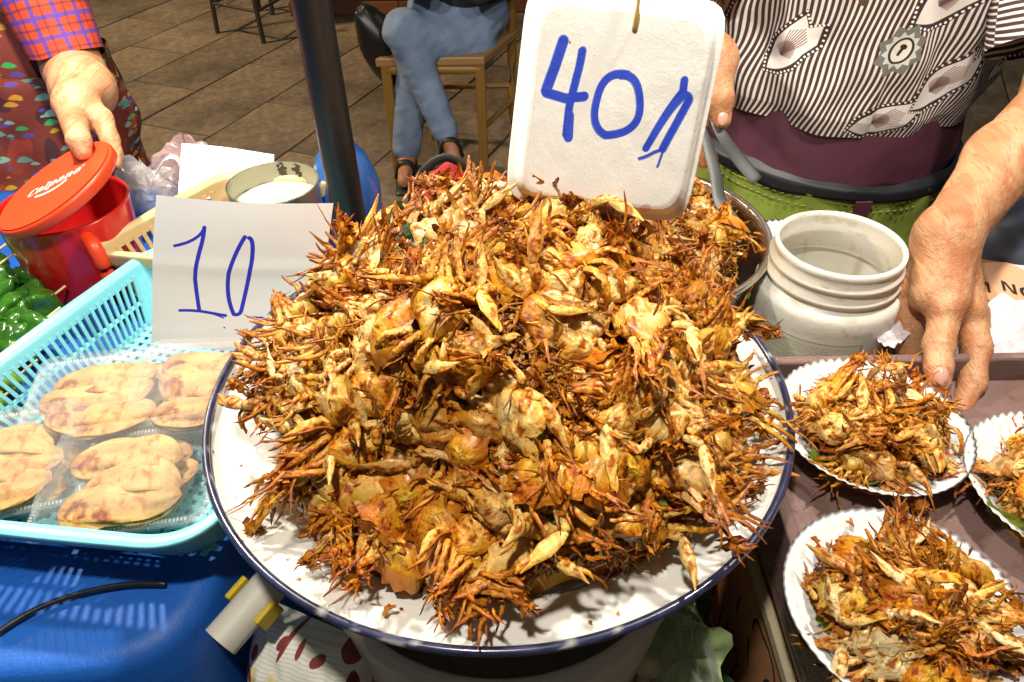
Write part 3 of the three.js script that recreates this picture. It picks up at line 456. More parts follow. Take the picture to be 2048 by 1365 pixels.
{ // crumbs fallen onto the basin's flange
  const r = rng(404), l = []; for (let i = 0; i < 46; i++) { const a = r() * 6.283, R = 0.206 + r() * 0.042, y = 0.8605 + (R - 0.206) * 0.19; l.push(flake(r, V(BC[0] + Math.cos(a) * R, y, BC[1] + Math.sin(a) * R), new THREE.Quaternion().setFromEuler(new THREE.Euler((r() - 0.5) * 0.5, r() * 6, 0)), 0.0012 + r() * r() * 0.0035, [GOLD, AMBER, RUST, RUST])); }
  const m = part('fallen_crumbs', merge(l), scrapMat); tag(m, 'small fried crumbs fallen onto the flange of the enamel basin', 'crumbs'); m.userData.kind = 'stuff';
}

// ---------------------------------------------------------------- price board
const stroke = (g, pts, w) => { g.lineWidth = w; g.beginPath(); pts.forEach((p, i) => { if (!i) g.moveTo(p[0], p[1]); else if (p.length === 2) g.lineTo(p[0], p[1]); else if (p.length === 4) g.quadraticCurveTo(p[2], p[3], p[0], p[1]); else g.bezierCurveTo(p[2], p[3], p[4], p[5], p[0], p[1]); }); g.stroke(); };
{
  const tex = canvasTex(1024, 1100, (g, w, h) => {
    g.fillStyle = '#eeebe6'; g.fillRect(0, 0, w, h); g.lineCap = 'round'; g.lineJoin = 'round';
    const q = rng(9); for (let i = 0; i < 900; i++) { g.globalAlpha = 0.10; g.fillStyle = q() < 0.5 ? '#fff' : '#cdc6bf'; g.beginPath(); g.arc(q() * w, q() * h, 1 + q() * 3, 0, 7); g.fill(); }
    g.globalAlpha = 1; g.fillStyle = '#6b5a3a'; for (let i = 0; i < 26; i++) g.fillRect(q() * w, q() * h, 2 + q() * 3, 3);
    g.fillStyle = '#b07f3a'; for (const [x, y] of [[250, 262], [620, 50], [480, 60]]) g.fillRect(x, y, 9, 14);
    // worn felt pen: several passes with slight offsets
    const pen = (pts, lw, n = 5) => { for (let i = 0; i < n; i++) { g.globalAlpha = 0.55; g.strokeStyle = ['#1437c4', '#2a48d0', '#1a2fae', '#3a5ad8'][i % 4]; const o = () => (q() - 0.5) * 9; const dx = o(), dy = o(); stroke(g, pts.map(p => p.map((v, k) => v + (k % 2 ? dy : dx))), lw * (1.0 + q() * 0.4)); } g.globalAlpha = 1; };
    pen([[222, 268], [196, 390], [168, 500, 180, 450]], 40); pen([[170, 505], [270, 520, 220, 512], [360, 500]], 36); pen([[322, 300], [312, 420, 322, 360], [296, 560], [300, 690]], 30); pen([[300, 600], [310, 700]], 34, 4);
    pen([[560, 380], [430, 500, 440, 370], [500, 670, 410, 640], [640, 480, 690, 640], [530, 385, 610, 370]], 27, 6);
    pen([[838, 372], [842, 420], [730, 660, 780, 520], [712, 705]], 30); pen([[850, 440], [880, 470, 890, 440], [820, 640, 850, 560], [800, 700]], 30); pen([[740, 640], [830, 470, 790, 520], [850, 440]], 26, 4); pen([[690, 760], [760, 720, 720, 750], [800, 700]], 12, 3); pen([[806, 690], [790, 790]], 8, 3);
    g.globalAlpha = 0.4; g.fillStyle = '#c9776a'; g.beginPath(); g.arc(770, 1010, 30, 0, 7); g.fill(); g.globalAlpha = 1;
  });
  const W = 0.071, Hh = 0.079;
  const rr = (w, h, r) => (u) => { const a = u * 6.283, p = 9, cx = Math.cos(a), cy = Math.sin(a), k = Math.pow(Math.pow(Math.abs(cx / w), p) + Math.pow(Math.abs(cy / h), p), -1 / p); return [cx * k, cy * k]; };
  const rings = [[1, 1, -0.004], [1.005, 1.005, 0], [0.995, 0.995, 0.004], [0.955, 0.955, 0.0055], [0.92, 0.93, 0.007], [0.86, 0.87, 0.021], [0.83, 0.845, 0.0245], [0.78, 0.80, 0.026], [0.3, 0.3, 0.0265], [0, 0, 0.0265]];
  const back = [[0, 0, 0.0225], [0.74, 0.76, 0.0222], [0.82, 0.835, 0.015], [0.88, 0.89, 0.002], [0.94, 0.94, -0.001], [1, 1, -0.004]];
  const all = [...back, ...rings];
  const g = grid((u, v) => { const s = v * (all.length - 1), i = Math.min(all.length - 2, Math.floor(s + 1e-6)), t = s - i, k = [0, 1, 2].map(j => lerp(all[i][j], all[i + 1][j], t)), [x, y] = rr(W, Hh)(u); return [x * k[0], y * k[1], k[2] + 0.0006 * fbm(x * k[0] * 40, y * k[1] * 40, 4)]; }, 96, (all.length - 1) * 3, { closeU: true, uv: (u, v, p) => [0.5 + p[0] / W / 2.02, 0.5 + p[1] / Hh / 2.02] });
  const p0 = atz(1222, 214, -0.53);
  const t = thing('price_board', 'white foam tray price board reading 40 in blue pen, stuck in the crab heap', 'price board', p0);
  t.rotation.set(-0.30, -0.10, -0.10, 'YXZ');
  part('foam_tray', g, std([0.98, 0.98, 0.98], 0.62, { map: tex, bumpMap: grainTex, bumpScale: 0.0005 }), t);
  part('skewer', taper([[-0.004, -0.135, 0.008], [-0.006, -0.06, 0.017], [0.0, 0.0, 0.0195], [0.006, 0.05, 0.019], [0.006, 0.056, 0.0285], [0.004, 0.125, 0.022]], [0.0017, 0.0017, 0.0017, 0.0017, 0.0017, 0.0017], { seg: 8, n: 24 }), std([0.36, 0.24, 0.07], 0.6), t);
}
{ // paper price note
  const tex = canvasTex(1024, 1024, (g, w, h) => {
    g.fillStyle = '#f6f6f8'; g.fillRect(0, 0, w, h); g.lineCap = 'round'; g.lineJoin = 'round'; g.strokeStyle = '#2a2fd0';
    g.translate(-50, 0); stroke(g, [[180, 300], [300, 240, 260, 275], [352, 165, 335, 215]], 19); stroke(g, [[350, 168], [335, 300, 350, 230], [310, 520, 310, 420], [345, 745, 325, 640]], 25);
    stroke(g, [[225, 760], [420, 760, 320, 745], [510, 772]], 20); stroke(g, [[420, 762], [500, 790, 460, 775]], 9);
    stroke(g, [[590, 215], [510, 470, 535, 330], [560, 760, 500, 640], [605, 720, 600, 770], [640, 400, 625, 560], [615, 220, 650, 230]], 25); stroke(g, [[650, 775], [740, 775]], 12); stroke(g, [[508, 858], [511, 860]], 10);
  });
  const q0 = atz(312, 390, -0.700), q2 = atz(300, 688, -0.672), q1 = q0.clone().add(V(0.186, -0.010, 0.002)), q3 = q2.clone().add(V(0.19, -0.014, 0.004));
  const pt = (u, v) => { const a = q0.clone().lerp(q1, u), b = q2.clone().lerp(q3, u), p = a.lerp(b, v); p.z += 0.006 * Math.sin(u * 3.1) + 0.004 * Math.sin(v * 5 + u * 2) * (1 - v * 0.5) + 0.0012 * Math.exp(-Math.pow((v - 0.42) * 30, 2)); return p; };
  const n = 30, mk = (o, flip) => grid((u, v) => { const p = pt(flip ? 1 - u : u, 1 - v); p.z += o; return p.toArray(); }, n, n, { uv: (u, v) => [flip ? 1 - u : u, v] });
  const t = part('price_note', mk(0, false), std([0.96, 0.96, 0.97], 0.8, { map: tex, side: THREE.DoubleSide }));
  tag(t, 'white paper note reading 10 in blue pen, standing in the turquoise basket', 'price note');
}

// ---------------------------------------------------------------- turquoise basket
function basket(name, label, T, yTop, yBot, inset, mat, spacing, rho, listed, capMat) {
  const cen = T.reduce((s, p) => [s[0] + p[0] / 4, s[1] + p[1] / 4], [0, 0]);
  const t = thing(name, label, 'basket', [cen[0], 0, cen[1]]);
  const q = T.map(p => [p[0] - cen[0], p[1] - cen[1]]), B = q.map(p => [p[0] * inset, p[1] * inset]);
  // perimeter pieces: straight 0..3 (i -> i+1) and corners
  const cut = (P, i, j, d) => { const L = Math.hypot(P[j][0] - P[i][0], P[j][1] - P[i][1]); return [lerp(P[i][0], P[j][0], d / L), lerp(P[i][1], P[j][1], d / L)]; };
  const seg = (P, i, s) => { const j = (i + 1) % 4, a = cut(P, i, j, rho), b = cut(P, j, i, rho); return [lerp(a[0], b[0], s), lerp(a[1], b[1], s)]; };
  const cor = (P, i, s) => { const h = (i + 3) % 4, j = (i + 1) % 4, a = cut(P, i, h, rho), b = cut(P, i, j, rho), c = P[i]; return [0, 1].map(k => (1 - s) * (1 - s) * a[k] + 2 * s * (1 - s) * c[k] + s * s * b[k]); };
  const Y = h => lerp(yBot, yTop, h), mixP = (f, i, s, h) => { const a = f(B, i, s), b = f(q, i, s); return [lerp(a[0], b[0], h), Y(h), lerp(a[1], b[1], h)]; };
  const per = (P, u) => { const s = u * 8, k = Math.floor(s) % 8, f = s - Math.floor(s); return k % 2 === 0 ? cor(P, k / 2, f) : seg(P, (k - 1) / 2, f); };
  const perim = (u, h, off = 0) => { const a = per(B, u), b = per(q, u); let x = lerp(a[0], b[0], h), z = lerp(a[1], b[1], h); const L = Math.hypot(x, z); return [x * (1 + off / L), Y(h), z * (1 + off / L)]; };
  const band = (h0, h1, th) => grid((u, v) => { const ph = [[h0, 0], [h1, 0], [h1, th], [h0, th], [h0, 0]], s = v * 4, i = Math.min(3, Math.floor(s + 1e-6)), f = s - i; return perim(u, lerp(ph[i][0], ph[i + 1][0], f), lerp(ph[i][1], ph[i + 1][1], f)); }, 160, 4, { closeU: true });
  part('rim', grid((u, v) => { const pr = [[0.80, 0], [0.97, -0.001], [1.0, 0.001], [1.03, 0.004], [1.035, 0.009], [1.02, 0.0135], [0.98, 0.015], [0.80, 0.0145], [0.80, 0.0125], [0.95, 0.0115], [0.94, 0.004], [0.80, 0.002]], s = v * (pr.length - 1), i = Math.min(pr.length - 2, Math.floor(s + 1e-6)), f = s - i; return perim(u, lerp(pr[i][0], pr[i + 1][0], f), lerp(pr[i][1], pr[i + 1][1], f)); }, 200, 33, { closeU: true }), mat, t);
  part('band', band(0.40, 0.46, 0.0025), mat, t); part('band', band(-0.02, 0.10, 0.0025), mat, t);
  for (let i = 0; i < 4; i++) part('corner', merge([0, 0.0025].map(o => grid((u, v) => { const p = mixP(cor, i, u, lerp(0.02, 0.93, v)), L = Math.hypot(p[0], p[2]); return [p[0] * (1 + o / L), p[1], p[2] * (1 + o / L)]; }, 12, 4))), mat, t);
  const rest = [];
  for (let i = 0; i < 4; i++) {
    const a = seg(q, i, 0), b = seg(q, i, 1), L = Math.hypot(b[0] - a[0], b[1] - a[1]), n = Math.max(4, Math.round(L / spacing));
    for (const [h0, h1] of [[0.09, 0.41], [0.45, 0.86]]) for (let k = 0; k <= n; k++) {
      const s = k / n, P0 = A3(mixP(seg, i, s, h0)), P1 = A3(mixP(seg, i, s, h1)), d = P1.clone().sub(P0), along = V(b[0] - a[0], 0, b[1] - a[1]).normalize();
      const g = new THREE.BoxGeometry(spacing * 0.42, d.length(), 0.0024); const nrm = new THREE.Vector3().crossVectors(along, d).normalize();
      g.applyMatrix4(new THREE.Matrix4().makeBasis(along, d.clone().normalize(), nrm).setPosition(P0.add(P1).multiplyScalar(0.5).addScaledVector(nrm, 0)));
      if (listed.includes(i)) part('slat', g, mat, t); else rest.push(g);
    }
  }
  if (rest.length) part('lattice', merge(rest), mat, t).userData = { kind: 'stuff' };
  const fl = []; // floor lattice, clipped to the bottom outline
  const xs = B.map(p => p[0]), zs = B.map(p => p[1]), inside = (x, z) => B.every((p, i) => { const n = B[(i + 1) % 4]; return ((n[0] - p[0]) * (z - p[1]) - (n[1] - p[1]) * (x - p[0])) * sgn >= 0; });
  const sgn = Math.sign((B[1][0] - B[0][0]) * (0 - B[0][1]) - (B[1][1] - B[0][1]) * (0 - B[0][0]));
  const st = 0.012, e1 = V(B[3][0] - B[0][0], 0, B[3][1] - B[0][1]).normalize(), e2 = V(e1.z, 0, -e1.x);
  for (const [d, w, yy] of [[e1, e2, 0], [e2, e1, 0.0008]]) for (let k = -40; k < 40; k++) {
    let s0 = null, s1 = null; for (let m = -0.45; m <= 0.45; m += 0.004) { const x = d.x * m + w.x * k * st, z = d.z * m + w.z * k * st; if (inside(x, z)) { if (s0 === null) s0 = m; s1 = m; } }
    if (s0 === null || s1 - s0 < 0.01) continue; const g = new THREE.BoxGeometry(s1 - s0, 0.002, 0.0062); g.applyMatrix4(new THREE.Matrix4().makeBasis(d, V(0, 1, 0), V(-d.z, 0, d.x)).setPosition(V(d.x * (s0 + s1) / 2 + w.x * k * st, yBot + 0.002 + yy, d.z * (s0 + s1) / 2 + w.z * k * st))); fl.push(g);
  }
  part('floor', merge(fl), mat, t);
  return t;
}
basket('turquoise_basket', 'turquoise slotted plastic basket of boxed fried bananas beside the basin', [[-0.165, -0.77], [-0.462, -0.835], [-0.625, -0.42], [-0.268, -0.372]], 0.825, 0.752, 0.86, std([0.20, 0.58, 0.66], 0.34, { bumpMap: grainTex, bumpScale: 0.0003 }), 0.0105, 0.055, [1, 2]);
basket('beige_basket', 'beige slotted plastic basket behind the turquoise one, beside the red mug', [[-0.27, -1.0], [-0.43, -1.02], [-0.545, -0.82], [-0.40, -0.80]], 0.83, 0.745, 0.88, std([0.66, 0.48, 0.24], 0.45), 0.014, 0.03, [1]);

// ---------------------------------------------------------------- clear boxes of fried banana
const clear = new THREE.MeshPhysicalMaterial({ color: 0xffffff, transmission: 0.93, thickness: 0, roughness: 0.05, ior: 1.5, side: THREE.DoubleSide });
const ridgeM = new THREE.MeshPhysicalMaterial({ color: 0xffffff, transmission: 0.82, thickness: 0, roughness: 0.12 });
const ringRR = (w, d, r, y) => { const o = []; const n = 6; for (const [sx, sz, a0] of [[1, 1, 0], [-1, 1, 1], [-1, -1, 2], [1, -1, 3]]) for (let i = 0; i <= n; i++) { const a = (a0 + i / n) * Math.PI / 2; o.push([sx * (w - r) + Math.cos(a) * r, y, sz * (d - r) + Math.sin(a) * r]); } return o; };
function loftRR(list) { const rs = list.map(l => ringRR(...l)), n = rs[0].length; return grid((u, v) => { const s = v * (rs.length - 1), i = Math.min(rs.length - 2, Math.floor(s + 1e-6)), f = s - i, k = Math.round(u * n) % n; return [0, 1, 2].map(c => lerp(rs[i][k][c], rs[i + 1][k][c], f)); }, n, rs.length - 1, { closeU: true }).toNonIndexed(); }
const BX = 0.068, BZ = 0.053;
const boxBase = loftRR([[0.001, 0.001, 0.0005, 0.001], [BX - 0.012, BZ - 0.012, 0.008, 0], [BX - 0.008, BZ - 0.008, 0.01, 0.003], [BX - 0.003, BZ - 0.003, 0.012, 0.024], [BX + 0.004, BZ + 0.004, 0.014, 0.0245], [BX + 0.0045, BZ + 0.0045, 0.014, 0.0225]]);
const boxLid = loftRR([[BX + 0.005, BZ + 0.005, 0.014, 0.0255], [BX - 0.002, BZ - 0.002, 0.013, 0.026], [BX - 0.006, BZ - 0.006, 0.013, 0.042], [BX - 0.016, BZ - 0.016, 0.012, 0.0475], [BX - 0.019, BZ - 0.019, 0.012, 0.0462], [0.001, 0.001, 0.0005, 0.0462]]);
const ridge = (() => { const l = []; for (const s of [-1, 1]) { for (let x = -BX + 0.012; x < BX - 0.01; x += 0.003) l.push(moved(new THREE.BoxGeometry(0.0012, 0.0009, 0.003), x, 0.0268, s * (BZ + 0.0015))); for (let z = -BZ + 0.012; z < BZ - 0.01; z += 0.003) l.push(moved(new THREE.BoxGeometry(0.003, 0.0009, 0.0012), s * (BX + 0.0015), 0.0268, z)); } return merge(l); })();
boxBase.computeVertexNormals(); boxLid.computeVertexNormals();
function bananaGeo(seed) {
  const r = rng(seed), L = 0.042 + r() * 0.008, w = 0.0195 + r() * 0.004, bend = (r() - 0.5) * 0.3;
  return grid((u, v) => { const a = u * 6.283, t = (v - 0.5) * 2, e = Math.pow(Math.max(0, 1 - Math.pow(Math.abs(t), 3.2)), 0.5); const cr = 1 + 0.17 * Math.sin(a * 7 + t * 1.5 + seed) + 0.35 * fbm(Math.cos(a) * 1.5 + seed, Math.sin(a) * 1.5, t * 2, 3); const x = t * L, z = Math.cos(a) * w * e * cr + bend * x * x / L * 2, y = Math.sin(a) * 0.0052 * e * cr + 0.0015 * Math.sin(t * 4 + seed); return [x, y + 0.0085, z]; }, 30, 26, { closeU: true, col: (u, v, p) => { const n = fbm(p[0] * 60 + seed, p[1] * 90, p[2] * 120, 3), ln = Math.sin(p[2] * 900 + noise(p[0] * 60, seed, 0) * 3); return mix3(mix3([0.46, 0.30, 0.10], [0.32, 0.175, 0.05], clamp(0.35 + n * 1.2 + ln * 0.08)), [0.28, 0.10, 0.03], smooth(0.8, 1, Math.abs(v - 0.5) * 2) * 0.7); } });
}
const banG = [0, 1, 2, 3, 4].map(i => bananaGeo(i + 3)), banM = vcol(0.62, { bumpMap: fryBump, bumpScale: 0.0012, map: fryTex });
const BOXES = [[265, 945, 0.765, 0.12, 'clear lidded box of fried banana nearest the turquoise basket corner', 'the box at the basket corner'], [15, 920, 0.765, 0.2, 'clear lidded box of fried banana at the left slats of the basket', 'the box by the left slats'], [215, 790, 0.768, 0.18, 'clear lidded box of fried banana in the middle of the basket', 'the box in the middle of the basket'], [420, 765, 0.768, 0.06, 'clear lidded box of fried banana in front of the paper note', 'the box in front of the paper note']];
BOXES.forEach(([px, py, y, turn, label, where], bi) => {
  const p = at(px, py, y + 0.03); p.y = y; const r = rng(bi + 40);
  const t = thing('clear_box', label, 'food box', p, 'clear boxes of fried banana'); t.rotation.set((r() - 0.3) * 0.12, turn, (r() - 0.5) * 0.1); t.scale.setScalar(1.16);
  part('base', boxBase, clear, t); part('lid', boxLid, clear, t); part('seal_ridges', ridge, ridgeM, t);
  t.updateMatrixWorld();
  for (let k = 0; k < 6; k++) { const b = part('fried_banana', banG[(k + bi) % 5], banM); const lx = (r() - 0.5) * 0.012, lz = -0.027 + (k % 3) * 0.026, ly = 0.002 + (k > 2 ? 0.0165 : 0) + 0.001 * k; b.position.copy(V(lx, ly, lz + (k > 2 ? 0.012 : 0)).applyMatrix4(t.matrixWorld)); b.scale.setScalar(1.16); b.quaternion.copy(t.quaternion).multiply(new THREE.Quaternion().setFromEuler(new THREE.Euler((r() - 0.5) * 0.3, (r() - 0.5) * 0.35, (r() - 0.5) * 0.12))); tag(b, 'flat golden fried banana slice inside ' + where, 'fried banana', 'banana slices in ' + where); }
});

// ---------------------------------------------------------------- pepper skewers
{
  const pepM = vcol(0.22, { clearcoat: 0.6, clearcoatRoughness: 0.1 }), stickM = std([0.62, 0.46, 0.22], 0.7);
  const pep = [0, 1, 2].map(s => blob(0.019, 0.015, 0.021, 0.28, 1.7, s + 5, (u, v, p) => mix3([0.016, 0.08, 0.008], [0.045, 0.17, 0.014], clamp(0.5 + fbm(p[0] * 60 + s, p[1] * 60, p[2] * 60))), 14, (p, d) => { const a = Math.atan2(d.z, d.x), k = 1 + 0.2 * Math.sin(a * 4 + s) * (1 - Math.abs(d.y)); return [p[0] * k, p[1], p[2] * k]; }));
  const lime = blob(0.015, 0.010, 0.017, 0.16, 1.5, 9, () => [0.20, 0.34, 0.02], 12), onion = blob(0.010, 0.011, 0.016, 0.1, 2, 2, (u, v, p) => mix3([0.35, 0.12, 0.16], [0.6, 0.45, 0.4], clamp(0.5 + Math.sin(p[1] * 900) * 0.5)), 12);
  const dir = at(180, 490, 0.785).sub(at(95, 540, 0.78)).normalize(); dir.y = 0.22; dir.normalize();
  const tips = [[62, 452, 0.81], [48, 492, 0.80], [90, 500, 0.795], [136, 486, 0.80], [181, 489, 0.80], [130, 572, 0.785], [120, 615, 0.785], [95, 660, 0.78], [75, 720, 0.78], [40, 765, 0.775]];
  tips.forEach(([px, py, y], i) => {
    const tip = at(px, py, y), t = thing('pepper_skewer', ['green pepper skewer with bare bamboo tip, lying in the heap beside the red mug', 'green pepper skewer lying against the turquoise basket slats'][i < 5 ? 0 : 1], 'skewer', tip, 'green pepper skewers on the blue cloth'), r = rng(i + 70);
    part('stick', taper([[0, 0, 0], [-dir.x * 0.1, -dir.y * 0.1, -dir.z * 0.1], [-dir.x * 0.22, -dir.y * 0.22, -dir.z * 0.22]], [0.0017, 0.0017, 0.0017], { seg: 6, n: 3 }), stickM, t);
    for (let k = 0; k < 4; k++) { const d = 0.066 + (i > 4 ? -0.03 : 0) + k * 0.031 + r() * 0.004, isO = i === 4 && k === 0, isL = i > 6 && k % 2 === 0; const b = part(isO ? 'onion' : isL ? 'lime_pepper' : 'pepper', isO ? onion : isL ? lime : pep[Math.floor(r() * 3)], pepM, t); b.position.set(-dir.x * d, -dir.y * d, -dir.z * d); b.rotation.set(r() * 6, r() * 6, r() * 6); b.scale.set(0.8 + r() * 0.45, 0.75 + r() * 0.4, 0.8 + r() * 0.45); }
  });
}
const LID = {};
// ---------------------------------------------------------------- red mug and its lid
{
  const red = std([0.62, 0.012, 0.012], 0.25, { clearcoat: 0.5, clearcoatRoughness: 0.1 }), orange = std([0.78, 0.055, 0.012], 0.38);
  const M = thing('red_mug', 'big red plastic mug with its lid lifted, beside the pepper skewers', 'mug', [-0.60, 0.742, -0.885]);
  part('body', lathe([[0, 0], [0.068, 0], [0.073, 0.004], [0.083, 0.116], [0.0845, 0.119], [0.0835, 0.121], [0.0805, 0.121], [0.0795, 0.116], [0.07, 0.006], [0, 0.005]], 80), red, M);
  const ha = 0.95; // handle towards the basket
  const hp = (r, y) => [Math.cos(-ha) * 0 + Math.sin(ha) * r * 0.75, y, Math.cos(ha) * r * 1.2];
  part('handle', taper([hp(0.078, 0.105), hp(0.112, 0.105), hp(0.125, 0.075), hp(0.115, 0.04), hp(0.075, 0.028)], [0.008, 0.009, 0.009, 0.009, 0.008], { seg: 10, n: 20, flat: 0.7 }), orange, M);
  const tx = canvasTex(1024, 1024, (g, w, h) => { g.fillStyle = '#e54a22'; g.fillRect(0, 0, w, h); g.fillStyle = '#fff6f4'; g.save(); g.translate(500, 520); g.font = 'italic bold 130px serif'; g.textAlign = 'center'; g.fillText('Calpano', 0, 0); g.font = '40px sans-serif'; g.fillText('®', 290, -60); g.strokeStyle = '#fff6f4'; g.lineWidth = 26; g.lineCap = 'round'; g.beginPath(); g.moveTo(-140, 60); g.quadraticCurveTo(20, 130, 150, 40); g.stroke(); g.restore(); });
  LID.c = at(108, 370, 0.90); LID.n = V(-0.36, 0.88, 0.13).normalize();
  const L = thing('mug_lid', 'orange red plastic lid with white script lettering, lifted off the red mug', 'lid', LID.c);
  L.quaternion.setFromUnitVectors(V(0, 1, 0), LID.n).multiply(new THREE.Quaternion().setFromAxisAngle(V(0, 1, 0), 0.12));
  part('rim', lathe([[0, -0.002], [0.078, -0.002], [0.078, -0.016], [0.0805, -0.016], [0.085, -0.013], [0.0865, -0.004], [0.0855, -0.001], [0.083, 0.0], [0, 0.0]], 80), orange, L);
  const tg = new THREE.CircleGeometry(0.0825, 64); tg.rotateX(-Math.PI / 2); tg.translate(0, 0.0014, 0); part('printed_top', tg, std([1, 1, 1], 0.42, { map: tx }), L);
}
// ---------------------------------------------------------------- tin, bags, papers behind
{
  const tin = thing('metal_tin', 'stained round metal tin of pale batter behind the paper note', 'tin', [-0.335, 0.742, -0.95]);
  const galv = std([0.42, 0.42, 0.36], 0.38, { metalness: 0.85, bumpMap: grainTex, bumpScale: 0.0008 });
  part('wall', lathe([[0, 0], [0.062, 0], [0.0635, 0.11], [0.0645, 0.112], [0.0625, 0.112], [0.061, 0.004], [0, 0.004]], 72), galv, tin);
  part('batter', blob(0.0605, 0.003, 0.0605, 0.08, 4, 3, null, 16).translate(0, 0.082, 0), std([0.62, 0.58, 0.42], 0.35), tin);
  const st = [], r = rng(8); for (let i = 0; i < 60; i++) { const a = -1.62 + (r() + r() - 1) * 0.13 + (i % 2) * 0.38, y = 0.101 + (r() + r() - 1) * 0.011, R = 0.0619; st.push(moved(blob(0.0022 * (0.5 + r()), 0.002 * (0.5 + r()), 0.0004, 0.3, 3, i, null, 4), Math.cos(a) * R, y, Math.sin(a) * R, Math.PI / 2 - a)); }
  part('scorch_marks', merge(st), std([0.06, 0.045, 0.03], 0.8), tin);
  // crumpled clear bags
  const film = (c, tr = 0.72) => new THREE.MeshPhysicalMaterial({ color: new THREE.Color().setRGB(...c), transmission: tr, thickness: 0, roughness: 0.22, side: THREE.DoubleSide });
  const bag = (name, label, p, w, h, d, seed, mat, peaks) => { const g = grid((u, v) => { const a = u * 6.283, k = 1 + 0.35 * fbm(Math.cos(a) * 2 + seed, Math.sin(a) * 2, v * 3, 3), R = Math.pow(Math.sin(Math.min(1, v * 1.02) * Math.PI * 0.5 + 0.001), 0.6) * k; let y = h * (1 - v) * (1 + 0.7 * fbm(Math.cos(a) * 1.3 + seed, Math.sin(a) * 1.3, v * 4, 3)); for (const [pa, pr, ph] of peaks) y += ph * Math.exp(-Math.pow((((u - pa + 1.5) % 1) - 0.5) * pr, 2)) * (1 - v) * v * 4; return [Math.cos(a) * w * R, Math.max(0.002, y), Math.sin(a) * d * R]; }, 56, 22, { closeU: true }); const m = part(name, g.toNonIndexed(), mat); m.geometry.computeVertexNormals(); m.position.copy(p); return tag(m, label, 'plastic bag'); };
  const b0 = at(305, 395, 0.76); b0.y = 0.742; bag('plastic_bag', 'crumpled clear plastic bag lying between the red mug and the paper note', b0, 0.07, 0.065, 0.05, 3, film([0.93, 0.9, 0.88], 0.8), [[0.6, 5, 0.03]]);
  const b1 = at(395, 365, 0.75); b1.y = 0.742; bag('plastic_bag', 'pinkish clear plastic bag with raised handles behind the beige basket', b1, 0.075, 0.075, 0.05, 7, film([0.95, 0.72, 0.72], 0.7), [[0.1, 6, 0.03]]);
  // the bag's loop handle
  const hb = thing('bag_handle', 'twisted clear plastic bag handle standing up behind the beige basket', 'bag handle', [0, 0, 0]);
  const pz = (px, py) => atz(px, py, -1.08);
  part('loop', taper([pz(300, 372), pz(318, 335), pz(338, 314), pz(355, 318), pz(372, 345), pz(420, 368)], [0.004, 0.006, 0.008, 0.006, 0.010, 0.008], { seg: 8, n: 30, flat: 0.3, rough: 0.3 }), film([0.96, 0.94, 0.92], 0.45), hb);
  const pp = at(455, 350, 0.80); const sheet = part('white_card', grid((u, v) => [(u - 0.5) * 0.14, 0.003 * Math.sin(u * 4) + 0.0006, (v - 0.5) * 0.10], 8, 4), std([0.82, 0.82, 0.84], 0.7, { side: THREE.DoubleSide })); sheet.position.copy(pp); sheet.rotation.set(0.5, 0.1, -0.30, 'YXZ'); tag(sheet, 'white card sheet sticking up behind the metal tin', 'card');
  const bw = at(290, 435, 0.75); const blu = part('blue_bowl', lathe([[0, 0], [0.03, 0], [0.042, 0.03], [0.044, 0.035], [0.041, 0.035], [0.028, 0.003], [0, 0.003]], 40), std([0.01, 0.08, 0.35], 0.35)); blu.position.set(bw.x - 0.01, 0.742, bw.z); tag(blu, 'small dark blue bowl between the red mug and the paper note', 'bowl');
}
